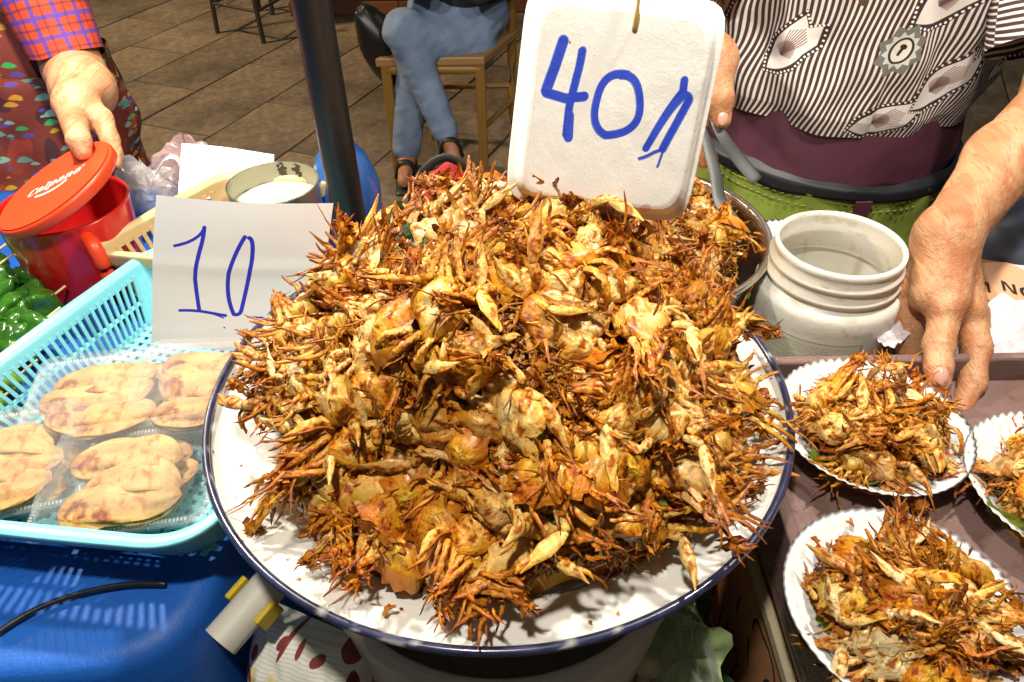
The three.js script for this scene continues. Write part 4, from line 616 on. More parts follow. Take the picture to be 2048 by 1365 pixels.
// ---------------------------------------------------------------- pole, bottle, red bag
{
  const p = thing('black_pole', 'black metal stall pole standing behind the crab heap', 'pole', [-0.213, 0, -0.86]);
  part('tube', taper([[0, 0, 0], [0, 1.1, 0], [0, 2.34, 0]], [0.0215, 0.0215, 0.0215], { seg: 28, n: 4 }), std([0.010, 0.010, 0.011], 0.36, { bumpMap: grainTex, bumpScale: 0.0005 }), p);
  part('crossbar', taper([[0, 2.30, 0.02], [0.4, 2.30, 0.06], [0.9, 2.30, 0.10]], [0.012, 0.012, 0.012], { seg: 12, n: 3 }), std([0.02, 0.02, 0.02], 0.4), p);
  part('crossbar', taper([[0, 2.28, 0.02], [-0.08, 2.28, 0.04], [-0.14, 2.28, 0.06]], [0.012, 0.012, 0.012], { seg: 12, n: 3 }), std([0.02, 0.02, 0.02], 0.4), p);
  const bm = new THREE.MeshPhysicalMaterial({ color: new THREE.Color().setRGB(0.08, 0.26, 0.74), transmission: 0.5, thickness: 0, roughness: 0.18, clearcoat: 0.6 });
  const bt = thing('blue_bottle', 'ribbed blue plastic water bottle standing behind the black pole', 'bottle', [-0.252, 0.525, -1.03]);
  const pr = []; for (let y = 0; y <= 0.27; y += 0.006) pr.push([0.052 - 0.0022 * Math.pow(Math.abs(Math.sin(y * 70)), 14), y]); pr.unshift([0, 0]); pr.push([0.052, 0.28], [0.048, 0.30], [0.037, 0.33], [0.02, 0.35], [0.015, 0.36], [0.015, 0.38]);
  part('body', lathe(pr, 48), bm, bt); part('cap', lathe([[0, 0.40], [0.016, 0.40], [0.017, 0.378], [0, 0.378]], 24), std([0.02, 0.05, 0.25], 0.4), bt);
  const cr = thing('plastic_crate', 'dark plastic crate standing under the blue bottle and red bag', 'crate', [-0.13, 0, -1.06]);
  part('box', moved(rbox(0.36, 0.56, 0.18, 0.01), 0, 0.279, 0), std([0.03, 0.03, 0.035], 0.5), cr);
  const rb = thing('red_bag', 'red cloth bag with black handle behind the crab heap', 'bag', [-0.095, 0.56, -1.05]);
  part('body', blob(0.078, 0.13, 0.05, 0.1, 1.6, 4, (u, v, p) => mix3([0.50, 0.014, 0.02], [0.36, 0.01, 0.014], clamp(0.5 + fbm(p[0] * 40, p[1] * 40, p[2] * 40))), 20, (p) => [p[0] * (p[1] < 0 ? 1.1 : 1 - p[1] * 2), p[1] + 0.13, p[2]]), vcol(0.7), rb);
  part('handle', taper([[-0.062, 0.19, 0.035], [-0.042, 0.262, 0.035], [0.0, 0.293, 0.03], [0.036, 0.268, 0.03], [0.045, 0.2, 0.035]], [0.007, 0.007, 0.007, 0.007, 0.007], { seg: 8, n: 20, flat: 0.4, up: V(0, 0, 1) }), std([0.015, 0.013, 0.013], 0.6), rb);
  part('stud', lathe([[0, 0.002], [0.004, 0.001], [0.005, 0]], 12).rotateX(Math.PI / 2).translate(0.012, 0.22, 0.047), std([0.3, 0.25, 0.15], 0.35, { metalness: 1 }), rb);
  const cup = thing('clear_cup', 'clear plastic cup standing before the red bag', 'cup', [-0.105, 0.70, -0.915]); part('wall', lathe([[0, 0], [0.028, 0], [0.041, 0.118], [0.0425, 0.12], [0.0425, 0.122], [0.04, 0.122]], 40), clear, cup);
  const st = thing('cup_stand', 'small wooden stool under the clear cup', 'stool', [-0.105, 0, -0.915]); part('seat', moved(rbox(0.13, 0.02, 0.09, 0.003), 0, 0.69, 0), wood([0.6, 0.5, 0.4]), st); for (const s of [-1, 1]) part('leg', moved(rbox(0.02, 0.68, 0.07, 0.003), s * 0.05, 0.34, 0), wood([0.6, 0.5, 0.4]), st);
}
// ---------------------------------------------------------------- under the basin: pipe, sack, greens
{
  const dirp = at(440, 1285, 0.715), p2 = at(575, 1130, 0.735);
  const pipe = thing('white_pipe', 'white plastic pipe with yellow clips beside the enamel basin', 'pipe', dirp);
  const d = p2.clone().sub(dirp), n = d.clone().normalize();
  part('tube', taper([[0, 0, 0], d.clone().multiplyScalar(0.5), d.clone().multiplyScalar(1.4)], [0.0175, 0.0175, 0.0175], { seg: 20, n: 3, caps: false }), std([0.62, 0.60, 0.52], 0.5, { side: THREE.DoubleSide, bumpMap: grainTex, bumpScale: 0.001 }), pipe);
  const side = new THREE.Vector3().crossVectors(n, V(0, 1, 0)).normalize();
  for (const s of [-1, 1]) { const g = rbox(0.006, 0.022, 0.024, 0.002); g.applyMatrix4(new THREE.Matrix4().makeBasis(side, new THREE.Vector3().crossVectors(n, side).normalize(), n).setPosition(n.clone().multiplyScalar(0.042).addScaledVector(side, s * 0.021))); part('clip', g, std([0.62, 0.44, 0.015], 0.45), pipe); }
  const tx = canvasTex(512, 512, (g, w, h) => {
    g.fillStyle = '#f0eee4'; g.fillRect(0, 0, w, h); const q = rng(6); g.strokeStyle = '#bdb7a8'; g.lineWidth = 2; for (let y = 0; y < h; y += 9) { g.globalAlpha = 0.5; g.beginPath(); g.moveTo(0, y); g.lineTo(w, y + 20); g.stroke(); } g.globalAlpha = 1;
    g.fillStyle = '#7fb089'; g.beginPath(); g.ellipse(150, 130, 90, 26, -0.5, 0, 7); g.fill(); g.fillStyle = '#c98a80'; g.fillRect(60, 20, 120, 30);
    for (let i = 0; i < 46; i++) { const x = q() * w, y = 190 + q() * 320; g.fillStyle = ['#6d2a30', '#d8c65a', '#e8dc9a', '#8a3d3a', '#efe9cf'][Math.floor(q() * 5)]; g.beginPath(); g.ellipse(x, y, 14 + q() * 34, 8 + q() * 14, q() * 3, 0, 7); g.fill(); }
  });
  const sk = part('printed_sack', grid((u, v) => { const x = (u - 0.5) * 2, z = (v - 0.5) * 2, e = Math.pow(Math.max(0, (1 - x ** 4) * (1 - z ** 4)), 0.5); return [x * 0.085 * (1 - 0.12 * z), 0.002 + 0.075 * e + 0.012 * fbm(x * 4, z * 4, 2, 3) * e, z * 0.14]; }, 40, 40), std([1, 1, 1], 0.28, { map: tx, clearcoat: 0.5, clearcoatRoughness: 0.2 }));
  const sp = at(575, 1320, 0.56); sk.position.set(-0.212, 0.585, -0.330); sk.rotation.set(1.0, -0.35, 0.1, 'YXZ'); sk.scale.set(0.72, 0.6, 0.75); tag(sk, 'plump printed plastic sack on the low table beside the white bucket', 'sack');
  // bag of greens between bucket and carton
  const gp = at(1320, 1300, 0.58), gb = thing('greens_bag', 'clear plastic bag of leafy greens and garlic between the bucket and the carton', 'bag of greens', [0.160, 0.50, -0.355]);
  const r = rng(17), cols = [[0.06, 0.16, 0.03], [0.12, 0.24, 0.05], [0.05, 0.12, 0.06], [0.22, 0.30, 0.12]];
  const lm = vcol(0.5, { side: THREE.DoubleSide });
  for (let i = 0; i < 34; i++) { const c = cols[i % 4], s = 0.022 + r() * 0.022; const g = grid((u, v) => { const a = u * 6.283, R = v * s * (1 + 0.2 * Math.sin(a * 5 + i)); return [Math.cos(a) * R, 0.007 * v * v * Math.sin(a * 4 + i) + 0.004 * Math.sin(a * 9), Math.sin(a) * R]; }, 30, 5, { closeU: true, col: (u, v) => mix3([0.35, 0.42, 0.2], c, clamp(v * 1.6)) }); const m = part('leaf', g, lm, gb); m.position.set((r() - 0.5) * 0.055, 0.06 + r() * 0.12, (r() - 0.5) * 0.18); m.rotation.set((r() - 0.5) * 1.6 + 0.4, r() * 6, (r() - 0.5) * 1.4); }
  for (let i = 0; i < 14; i++) { const m = part('garlic_bulb', blob(0.016, 0.013, 0.013, 0.15, 2, i, () => [0.55, 0.46, 0.32], 8), lm, gb); m.position.set(-0.03 + (r() - 0.5) * 0.04, 0.10 + r() * 0.06, 0.05 + (r() - 0.5) * 0.10); m.rotation.set(r() * 6, r() * 6, 0); }
  part('film', grid((u, v) => { const a = u * 6.283, b = v * Math.PI / 2, k = 1 + 0.14 * fbm(Math.cos(a) * 3, Math.sin(a) * 3, v * 3, 3); return [Math.cos(a) * Math.sin(b) * 0.045 * k, 0.205 * Math.cos(b) * k + 0.001, Math.sin(a) * Math.sin(b) * 0.13 * k]; }, 50, 16, { closeU: true }), new THREE.MeshPhysicalMaterial({ color: new THREE.Color().setRGB(0.93, 0.95, 0.93), transmission: 0.86, thickness: 0, roughness: 0.28, side: THREE.DoubleSide }), gb);
  // black cable over the blue cloth
  const ps = [[-20, 1275], [60, 1225], [150, 1190], [250, 1170], [330, 1168]].map(([x, y]) => at(x, y, 0.745)); const cb = part('black_cable', taper(ps, [0.0026, 0.0026, 0.0026], { seg: 8, n: 24 }), std([0.01, 0.01, 0.012], 0.4)); tag(cb, 'black power cable lying on the blue tablecloth before the basket', 'cable');
}
// ---------------------------------------------------------------- right: marked box, bag, dark bundle
{
  const b = thing('marked_box', 'orange brown cardboard box with printed letters behind the vendor hand', 'box', [0.66, 0.70, -0.76]);
  const tx = canvasTex(512, 256, (g, w, h) => { g.fillStyle = '#c98f68'; g.fillRect(0, 0, w, h); g.fillStyle = '#e4ded6'; g.fillRect(300, 0, 212, h); g.fillStyle = '#d9a884'; g.beginPath(); g.ellipse(260, 120, 90, 130, 0, 0, 7); g.fill(); g.fillStyle = '#2a211d'; g.font = 'bold 62px sans-serif'; g.save(); g.translate(150, 60); g.rotate(0.5); g.fillText('NO', 60, 20); g.fillText('NM', -70, 50); g.fillText('O', -20, 120); g.restore(); });
  part('box', moved(rbox(0.22, 0.075, 0.17, 0.003), 0, 0.0375, 0), std([0.40, 0.17, 0.08], 0.8), b);
  const top = new THREE.PlaneGeometry(0.205, 0.15); top.rotateX(-Math.PI / 2); top.translate(0, 0.0765, 0.003); part('printed_top', top, std([1, 1, 1], 0.6, { map: tx }), b);
  const g = grid((u, v) => { const x = (u - 0.5) * 0.24, z = (v - 0.5) * 0.12; return [x, 0.012 + 0.03 * Math.abs(fbm(u * 7, v * 5, 3, 4)) + 0.012 * Math.sin(u * 3.1) * Math.sin(v * 3.1), z]; }, 46, 26).toNonIndexed(); g.computeVertexNormals();
  const bag = part('plastic_bag', g, new THREE.MeshPhysicalMaterial({ color: new THREE.Color().setRGB(0.90, 0.84, 0.90), transmission: 0.25, thickness: 0, roughness: 0.25, side: THREE.DoubleSide })); bag.position.set(0.60, 0.785, -0.645); bag.rotation.y = -0.1; tag(bag, 'crumpled whitish plastic bag lying before the marked box', 'plastic bag');
  const bag2 = part('plastic_bag', g, bag.material); bag2.scale.set(0.42, 0.8, 0.6); bag2.position.copy(at(1775, 650, 0.80)); bag2.rotation.y = 0.6; tag(bag2, 'small scrap of white plastic bag between the jar and the vendor hand', 'plastic bag');
  const dk = part('dark_bundle', blob(0.16, 0.09, 0.10, 0.16, 2.6, 6, (u, v, p) => mix3([0.012, 0.016, 0.028], [0.05, 0.07, 0.11], clamp(0.4 + fbm(p[0] * 30, p[1] * 60, p[2] * 30, 3) * 1.6)), 22), vcol(0.6)); dk.position.set(0.80, 0.78, -0.89); tag(dk, 'dark navy cloth bundle on the plank table behind the marked box', 'bundle');
}

// ---------------------------------------------------------------- people
const pts3 = (l) => l.map(([px, py, z]) => atz(px, py, z).toArray());
const chain = (p, r) => { const o = []; for (let i = 0; i < p.length - 1; i++) o.push(capsule(p[i], p[i + 1], r[i], r[i + 1])); return o; };
function skinCol(base, nails = []) { return (x, y, z) => { const n = fbm(x * 70, y * 70, z * 70, 3), m = fbm(x * 260, y * 260, z * 260, 2); let c = mix3(base, [base[0] * 0.86, base[1] * 0.66, base[2] * 0.56], clamp(0.3 + n * 0.9)); c = mix3(c, [base[0] * 1.06, base[1] * 1.06, base[2] * 1.04], clamp(m)); for (const [a, rr] of nails) { const d = Math.hypot(x - a[0], y - a[1], z - a[2]); if (d < rr) c = [0.62, 0.36, 0.30]; } return c; }; }
const skinM = vcol(0.55, { map: skinTex, bumpMap: skinBump, bumpScale: 0.0007 }), nailM = std([0.55, 0.30, 0.24], 0.22, { clearcoat: 0.5 });
function nail(P, px, py, z, w, l, dn) { const p = atz(px, py, z), n = V(0, CAMY, 0).sub(p).normalize(), up = dn.clone().addScaledVector(n, -dn.dot(n)).normalize(), x = new THREE.Vector3().crossVectors(up, n).normalize(); const g = grid((u, v) => { const a = (u - 0.5) * 2.2, t = (v - 0.5) * 2, e = Math.sqrt(1 - Math.pow(Math.abs(t), 3) * 0.75); return [Math.sin(a) / Math.sin(1.1) * w * e, -t * l, (Math.cos(a) - 0.6) * w * 0.9 - 0.0012 * t * t]; }, 8, 8); g.applyMatrix4(new THREE.Matrix4().makeBasis(x, up.clone(), n).setPosition(p)); part('nail', g, nailM, P); }
const rough = (f, amp, fr) => (x, y, z) => f(x, y, z) + amp * fbm(x * fr, y * fr, z * fr, 2);
function bbox(l, pad) { const lo = [9, 9, 9], hi = [-9, -9, -9]; for (const p of l) for (let k = 0; k < 3; k++) { lo[k] = Math.min(lo[k], p[k] - pad); hi[k] = Math.max(hi[k], p[k] + pad); } return [lo, hi]; }
// rings -> garment. ring: y, cx, cz, half width, half depth
function garment(rings, n, m, { a0 = 0, a1 = 6.2832, wob = 0.004, seed = 1, th = 0, uvo = [0, 0], uvs = 1, fold = 0, foldN = 9, dip = 0, lean = 0 } = {}) {
  const at_ = (v) => { const s = v * (rings.length - 1), i = Math.min(rings.length - 2, Math.floor(s + 1e-6)), f = s - i, g = f * f * (3 - 2 * f); return rings[i].map((q, k) => lerp(q, rings[i + 1][k], g)); };
  const f = (u, v) => { const a = lerp(a0, a1, u), [y, cx, cz, w, d] = at_(v); const k = 1 + wob / w * 2 * fbm(Math.sin(a) * 3 + seed, y * 9, Math.cos(a) * 3, 3) + fold / w * Math.sin(a * foldN + y * 14 + 2 * noise(y * 8, a, seed)); return [cx + Math.sin(a) * w * k, y + dip * (1 - Math.cos(a)) * 0.7 - lean * Math.sin(a) + 0.004 * noise(a * 4, seed, v * 3), cz + Math.cos(a) * d * k]; };
  return grid(f, n, m, { closeU: a1 - a0 > 6.28, uv: (u, v) => { const a = lerp(a0, a1, u), [y, , , w, d] = at_(v); let aa = a; if (aa > Math.PI) aa -= 6.2832; return [uvo[0] + (u > 0.999 && a1 > 6.28 ? 0 : aa) * (w + d) / 2 / uvs, uvo[1] + y / uvs]; } });
}
const headSdf = (c, s = 1) => [ellipsoid([c[0], c[1] + 0.02 * s, c[2]], [0.075 * s, 0.105 * s, 0.09 * s]), ellipsoid([c[0], c[1] - 0.05 * s, c[2] + 0.03 * s], [0.052 * s, 0.05 * s, 0.055 * s]), capsule([c[0], c[1] + 0.01, c[2] + 0.085], [c[0], c[1] - 0.025, c[2] + 0.105], 0.008, 0.013), capsule([c[0] - 0.077, c[1] + 0.015, c[2] - 0.005], [c[0] - 0.077, c[1] - 0.025, c[2] - 0.002], 0.012, 0.009), capsule([c[0] + 0.077, c[1] + 0.015, c[2] - 0.005], [c[0] + 0.077, c[1] - 0.025, c[2] - 0.002], 0.012, 0.009), capsule([c[0] - 0.02, c[1] - 0.055, c[2] + 0.083], [c[0] + 0.02, c[1] - 0.055, c[2] + 0.083], 0.006, 0.006)];
const hairSdf = (c) => { const f = union([ellipsoid([c[0], c[1] + 0.04, c[2] - 0.012], [0.086, 0.10, 0.095]), ellipsoid([c[0], c[1] - 0.02, c[2] - 0.06], [0.075, 0.09, 0.05])], 0.03); return (x, y, z) => Math.max(f(x, y, z), (z - c[2]) - 0.062 + Math.max(0, c[1] + 0.05 - y) * 0.9); };
const hairM = std([0.015, 0.011, 0.009], 0.45);

{ // vendor in the striped shirt
  const P = thing('person', 'vendor in brown striped butterfly print shirt and green apron reaching for a plate', 'person', [0, 0, 0]);
  const skin = [0.54, 0.32, 0.185], cx = 0.525;
  // left arm reaching to the plate
  const sh = [0.745, 1.25, -1.12], el = atz(2125, 195, -0.92).toArray(), wr = atz(1893, 475, -0.690).toArray();
  const fore = atz(2010, 320, -0.795).toArray();
  const H = (l, r) => chain(pts3(l), r);
  const armL = [capsule(sh, el, 0.052, 0.043), capsule(el, fore, 0.042, 0.041), capsule(fore, wr, 0.041, 0.030)];
  const hand = [
    capsule(wr, atz(1858, 590, -0.640).toArray(), 0.029, 0.020), capsule(wr, atz(1900, 600, -0.632).toArray(), 0.029, 0.021), capsule(wr, atz(1935, 600, -0.65).toArray(), 0.026, 0.019),
    ...H([[1895, 615, -0.632], [1878, 690, -0.588], [1878, 735, -0.566], [1880, 768, -0.552]], [0.0175, 0.0145, 0.013, 0.0105]),
    ...H([[1940, 615, -0.637], [1955, 695, -0.596], [1946, 765, -0.566], [1920, 822, -0.540]], [0.0165, 0.0135, 0.0125, 0.0105]),
    ...H([[1955, 625, -0.67], [1962, 700, -0.645], [1952, 770, -0.615], [1930, 815, -0.585]], [0.0135, 0.0115, 0.011, 0.009]),
    ...H([[1930, 630, -0.68], [1935, 710, -0.66], [1920, 780, -0.62], [1895, 820, -0.59]], [0.0125, 0.011, 0.010, 0.009]),
    ...H([[1868, 510, -0.690], [1828, 580, -0.672], [1815, 655, -0.650], [1822, 735, -0.625]], [0.024, 0.021, 0.0165, 0.0125])];
  const nailC = atz(1885, 755, -0.541).toArray();
  const joints = [[1878, 692, -0.588, 1], [1879, 738, -0.566, 0.6], [1955, 700, -0.596, 0.9], [1946, 768, -0.566, 0.6], [1815, 660, -0.65, 0.8], [1893, 500, -0.685, 0.7]].map(([px, py, z, k]) => [atz(px, py, z), k]), jd = atz(1890, 600, -0.64).sub(atz(1885, 760, -0.555)).normalize();
  const knuck = pts3([[1888, 618, -0.622], [1938, 618, -0.630]]).map(p => ellipsoid(p, [0.0165, 0.0165, 0.0165]));
  const armU = union([...armL, union([...hand, ...knuck], 0.008)], 0.02), crease = (x, y, z) => { const d = armU(x, y, z); if (Math.abs(d) > 0.012) return d; let c = 0.0009 * fbm(x * 190, y * 190, z * 70, 3); for (const [j, k] of joints) { const s = (x - j.x) * jd.x + (y - j.y) * jd.y + (z - j.z) * jd.z, q = Math.hypot(x - j.x, y - j.y, z - j.z); if (q < 0.03) c += k * 0.0011 * Math.cos(s * 900) * Math.exp(-s * s / 0.00006) * smooth(0.03, 0.018, q); } return d + c; };
  const pl = [sh, el, fore, wr, ...pts3([[1878, 790, -0.54], [1915, 830, -0.555], [1800, 740, -0.61]])], [lo, hi] = bbox(pl, 0.06);
  const g1 = nets(crease, lo, hi, 0.0028, skinCol(skin));
  // right arm with the tongs, half behind the price board
  const shR = [0.30, 1.25, -1.14], elR = [0.235, 1.04, -1.10], wrR = atz(1428, 120, -0.985).toArray();
  const r2 = [capsule(shR, elR, 0.05, 0.042), capsule(elR, wrR, 0.04, 0.028), capsule(wrR, atz(1418, 190, -0.955).toArray(), 0.028, 0.022),
    ...H([[1428, 150, -0.965], [1442, 195, -0.945], [1444, 240, -0.935]], [0.020, 0.0165, 0.0125]), ...H([[1410, 190, -0.96], [1398, 250, -0.95], [1408, 300, -0.94], [1424, 318, -0.93]], [0.015, 0.012, 0.011, 0.009]), ...H([[1400, 190, -0.97], [1384, 250, -0.965], [1392, 300, -0.95], [1410, 325, -0.94]], [0.014, 0.012, 0.010, 0.009]), ...H([[1395, 185, -0.98], [1372, 245, -0.98], [1378, 292, -0.965], [1396, 318, -0.95]], [0.013, 0.011, 0.010, 0.008])];
  const u2 = union([union(r2.slice(0, 3), 0.02), union(r2.slice(3), 0.006)], 0.014), b2 = bbox([shR, elR, wrR, ...pts3([[1444, 250, -0.93], [1370, 325, -0.95]])], 0.06);
  const g2 = nets(u2, b2[0], b2[1], 0.0042, skinCol(skin));
  const hc = [cx, 1.52, -1.10];
  const torso = union([ellipsoid([cx, 1.12, -1.13], [0.19, 0.24, 0.12]), ellipsoid([cx, 0.86, -1.17], [0.19, 0.18, 0.125]), capsule([cx - 0.15, 1.26, -1.13], [cx + 0.15, 1.26, -1.13], 0.06, 0.06), capsule([cx, 1.3, -1.12], [cx, 1.42, -1.11], 0.055, 0.05), capsule([cx - 0.09, 0.8, -1.17], [cx - 0.09, 0.42, -1.18], 0.085, 0.06), capsule([cx + 0.09, 0.8, -1.17], [cx + 0.09, 0.42, -1.18], 0.085, 0.06), capsule([cx - 0.09, 0.42, -1.18], [cx - 0.09, 0.06, -1.2], 0.055, 0.035), capsule([cx + 0.09, 0.42, -1.18], [cx + 0.09, 0.06, -1.2], 0.055, 0.035), capsule([cx - 0.09, 0.03, -1.2], [cx - 0.10, 0.03, -1.06], 0.035, 0.03), capsule([cx + 0.09, 0.03, -1.2], [cx + 0.10, 0.03, -1.06], 0.035, 0.03), capsule(sh, [cx + 0.1, 1.26, -1.13], 0.05, 0.06), capsule(shR, [cx - 0.1, 1.26, -1.13], 0.05, 0.06), ...headSdf(hc)], 0.03);
  const g3 = nets(torso, [0.2, -0.02, -1.4], [0.85, 1.68, -0.94], 0.011, skinCol(skin));
  part('body', merge([g1, g2, g3]), skinM, P);
  nail(P, 1883, 752, -0.5440, 0.0066, 0.0085, atz(1880, 768, -0.55).sub(atz(1878, 700, -0.585)).normalize()); nail(P, 1446, 238, -0.9215, 0.0066, 0.008, V(0, -1, 0.2).normalize());
  part('hair', nets(hairSdf(hc), [cx - 0.13, 1.35, -1.28], [cx + 0.13, 1.70, -0.98], 0.009), hairM, P);
  // shirt print
  const S = 0.62, tx = canvasTex(1536, 1536, (g, w, h) => {
    g.fillStyle = '#efe7e2'; g.fillRect(0, 0, w, h); g.strokeStyle = '#43302c'; g.lineWidth = 9;
    for (let i = -40; i < 130; i++) { const k = 0.22; g.beginPath(); for (let y = -10; y <= h + 10; y += 8) { const x = i * 16 + (h * 0.6 - y) * k + 34 * Math.sin(y * 0.0045 + i * 0.03) + 4 * Math.sin(y * 0.023 + i * 0.23); y < 0 ? g.moveTo(x, y) : g.lineTo(x, y); } g.stroke(); }
    const wing = (X, Y, rot, s) => { g.save(); g.translate(X, Y); g.rotate(rot); g.scale(s, s); const W = [[-6, 112], [30, 84], [52, 40], [50, -10], [58, -60], [30, -118], [4, -84], [-30, -112], [-44, -40], [-52, 20], [-34, 78]]; g.fillStyle = '#3a2926'; g.beginPath(); W.forEach(p => g.lineTo(p[0] * 1.32, p[1] * 1.16)); g.fill(); g.fillStyle = '#fff'; W.forEach((p, i) => { const n = W[(i + 1) % W.length]; for (let t = 0; t < 1; t += 0.25) { g.beginPath(); g.arc(lerp(p[0], n[0], t) * 1.2, lerp(p[1], n[1], t) * 1.1, 4, 0, 7); g.fill(); } });
      g.fillStyle = '#f2ece8'; g.beginPath(); g.moveTo(-6, 112); g.quadraticCurveTo(60, 60, 50, -10); g.lineTo(58, -60); g.lineTo(30, -118); g.lineTo(4, -84); g.lineTo(-30, -112); g.lineTo(-44, -40); g.quadraticCurveTo(-60, 40, -6, 112); g.fill();
      g.strokeStyle = '#8d6f6c'; g.lineWidth = 3; for (let k = -4; k <= 4; k++) { g.beginPath(); g.moveTo(0, 30); g.quadraticCurveTo(k * 7, -20, k * 7.5, -78 + Math.abs(k) * 7); g.stroke(); } for (let k = 0; k < 60; k++) { g.globalAlpha = 0.25; g.strokeStyle = '#6b4a48'; const a = -1.57 + (k / 60 - 0.5) * 2.8; g.beginPath(); g.moveTo(0, 38); g.lineTo(Math.cos(a) * 34, 38 + Math.sin(a) * 60); g.stroke(); } g.globalAlpha = 1; g.restore(); };
    // canvas position of a point: u from the front middle, height y
    const C = (dx, y) => [w / 2 + dx / S * w, h - ((y - 0.84) / S) * h];
    for (const [dx, y, rot, s] of [[-0.125, 0.985, 0.55, 1.0], [-0.235, 1.02, 0.3, 1.1], [0.045, 1.075, 0.75, 1.15], [0.08, 0.955, 0.8, 1.1], [0.01, 0.905, 1.1, 0.9], [-0.03, 1.16, 0.4, 0.8], [-0.2, 1.2, 0.6, 0.8], [0.2, 1.12, 0.5, 0.8], [0.22, 0.95, 0.3, 0.7]]) wing(...C(dx, y), rot, s);
    { const [X, Y] = C(0.002, 1.003); g.save(); g.translate(X, Y); g.rotate(0.3); g.fillStyle = '#7d7c74'; g.beginPath(); for (let k = 0; k < 16; k++) { const a = k / 16 * 6.283, R = (k % 2 ? 62 : 82); g.lineTo(Math.cos(a) * R * 0.85, Math.sin(a) * R * 1.15); } g.fill(); g.fillStyle = '#d8dcda'; g.beginPath(); for (let k = 0; k < 24; k++) { const a = k / 24 * 6.283, R = (k % 2 ? 46 : 60); g.lineTo(Math.cos(a) * R * 0.85, Math.sin(a) * R * 1.1); } g.fill(); g.fillStyle = '#2e2a28'; g.beginPath(); g.ellipse(0, 0, 32, 46, 0, 0, 7); g.fill(); g.fillStyle = '#f1efe4'; g.beginPath(); g.ellipse(0, 0, 25, 39, 0, 0, 7); g.fill(); g.fillStyle = '#2a2422'; g.fillRect(-4, -16, 8, 34); g.beginPath(); g.arc(0, -14, 9, 0, 7); g.fill(); g.restore(); }
    { const [X, Y] = C(-0.055, 1.075); g.fillStyle = '#5b4436'; for (const d of [0, 34]) { g.beginPath(); g.ellipse(X, Y + d, 14, 20, 0, 0, 7); g.fill(); } }
  });
  const shirtM = std([0.9, 0.9, 0.9], 0.75, { map: tx, side: THREE.DoubleSide, sheen: 0.3, sheenRoughness: 0.5 });
  const cz = -1.165;
  part('shirt', garment([[0.876, cx, cz, 0.222, 0.152], [0.90, cx, cz, 0.226, 0.158], [1.0, cx, cz + 0.005, 0.225, 0.156], [1.1, cx, cz + 0.02, 0.22, 0.148], [1.22, cx, cz + 0.03, 0.215, 0.13], [1.32, cx, cz + 0.04, 0.17, 0.09], [1.36, cx, cz + 0.05, 0.07, 0.06]], 160, 80, { wob: 0.011, seed: 3, uvo: [0.5, -0.84 / S], uvs: S, fold: 0.006, foldN: 11, dip: 0.05, lean: 0.012 }), shirtM, P);
  const slv = (a, b, c, r0, r1) => { const g = taper([a, A3(a).lerp(A3(b), 0.5), b].map(p => p.isVector3 ? p : A3(p)), [r0, (r0 + r1) / 2, r1], { seg: 40, n: 20, caps: false, rough: 0, up: V(0, 0, 1) }); const p = g.attributes.position, uv = g.attributes.uv; for (let i = 0; i < p.count; i++) { const x = p.getX(i), y = p.getY(i), z = p.getZ(i), k = 0.007 * fbm(x * 16, y * 16, z * 16, 2); p.setXYZ(i, x + k, y, z + k); const u = uv.getX(i), v = uv.getY(i); uv.setXY(i, 0.02 + v / S * 0.8, u / S * 0.8); } g.computeVertexNormals(); return g; };
  const hemL = A3(sh).lerp(A3(el), 0.80).toArray(), hemR = A3(shR).lerp(A3(elR), 0.8).toArray();
  part('sleeve', slv([0.705, 1.29, -1.13], hemL, null, 0.075, 0.092), shirtM, P); part('sleeve', slv([0.335, 1.29, -1.13], hemR, null, 0.075, 0.085), shirtM, P);
  // plum waist wrap, black band, green apron
  const plum = std([0.075, 0.018, 0.036], 0.62, { sheen: 0.5, sheenRoughness: 0.4, sheenColor: new THREE.Color().setRGB(0.3, 0.08, 0.15), side: THREE.DoubleSide });
  part('waist_wrap', garment([[0.755, cx, cz, 0.212, 0.152], [0.80, cx, cz, 0.215, 0.155], [0.86, cx, cz, 0.213, 0.150], [0.95, cx, cz, 0.208, 0.142]], 110, 36, { wob: 0.006, seed: 8, fold: 0.003, foldN: 6, dip: 0.05, lean: 0.02 }), plum, P);
  part('belt', garment([[0.773, cx, cz, 0.216, 0.156], [0.778, cx, cz, 0.2285, 0.1685], [0.794, cx, cz, 0.2285, 0.1685], [0.802, cx, cz, 0.216, 0.157]], 90, 9, { wob: 0.003, seed: 4, dip: 0.05, lean: 0.02 }), std([0.012, 0.012, 0.018], 0.5), P);
  const denim = canvasTex(512, 512, (g, w, h) => { g.fillStyle = '#86983f'; g.fillRect(0, 0, w, h); const q = rng(2); for (let i = 0; i < 9000; i++) { g.globalAlpha = 0.10; g.fillStyle = q() < 0.5 ? '#5d7020' : '#a9b75e'; g.fillRect(q() * w, q() * h, 1.5, 3 + q() * 10); } g.globalAlpha = 1; });
  const green = std([1, 1, 0.85], 0.8, { map: denim, side: THREE.DoubleSide });
  const aR = [[0.36, cx, cz + 0.01, 0.235, 0.175], [0.55, cx, cz + 0.005, 0.228, 0.168], [0.70, cx, cz, 0.222, 0.162], [0.785, cx, cz, 0.2235, 0.1635]];
  part('apron', garment(aR, 120, 40, { a0: -1.32, a1: 1.45, wob: 0.006, seed: 5, uvs: 0.25, fold: 0.003, foldN: 14, dip: 0.05, lean: 0.02 }), green, P);
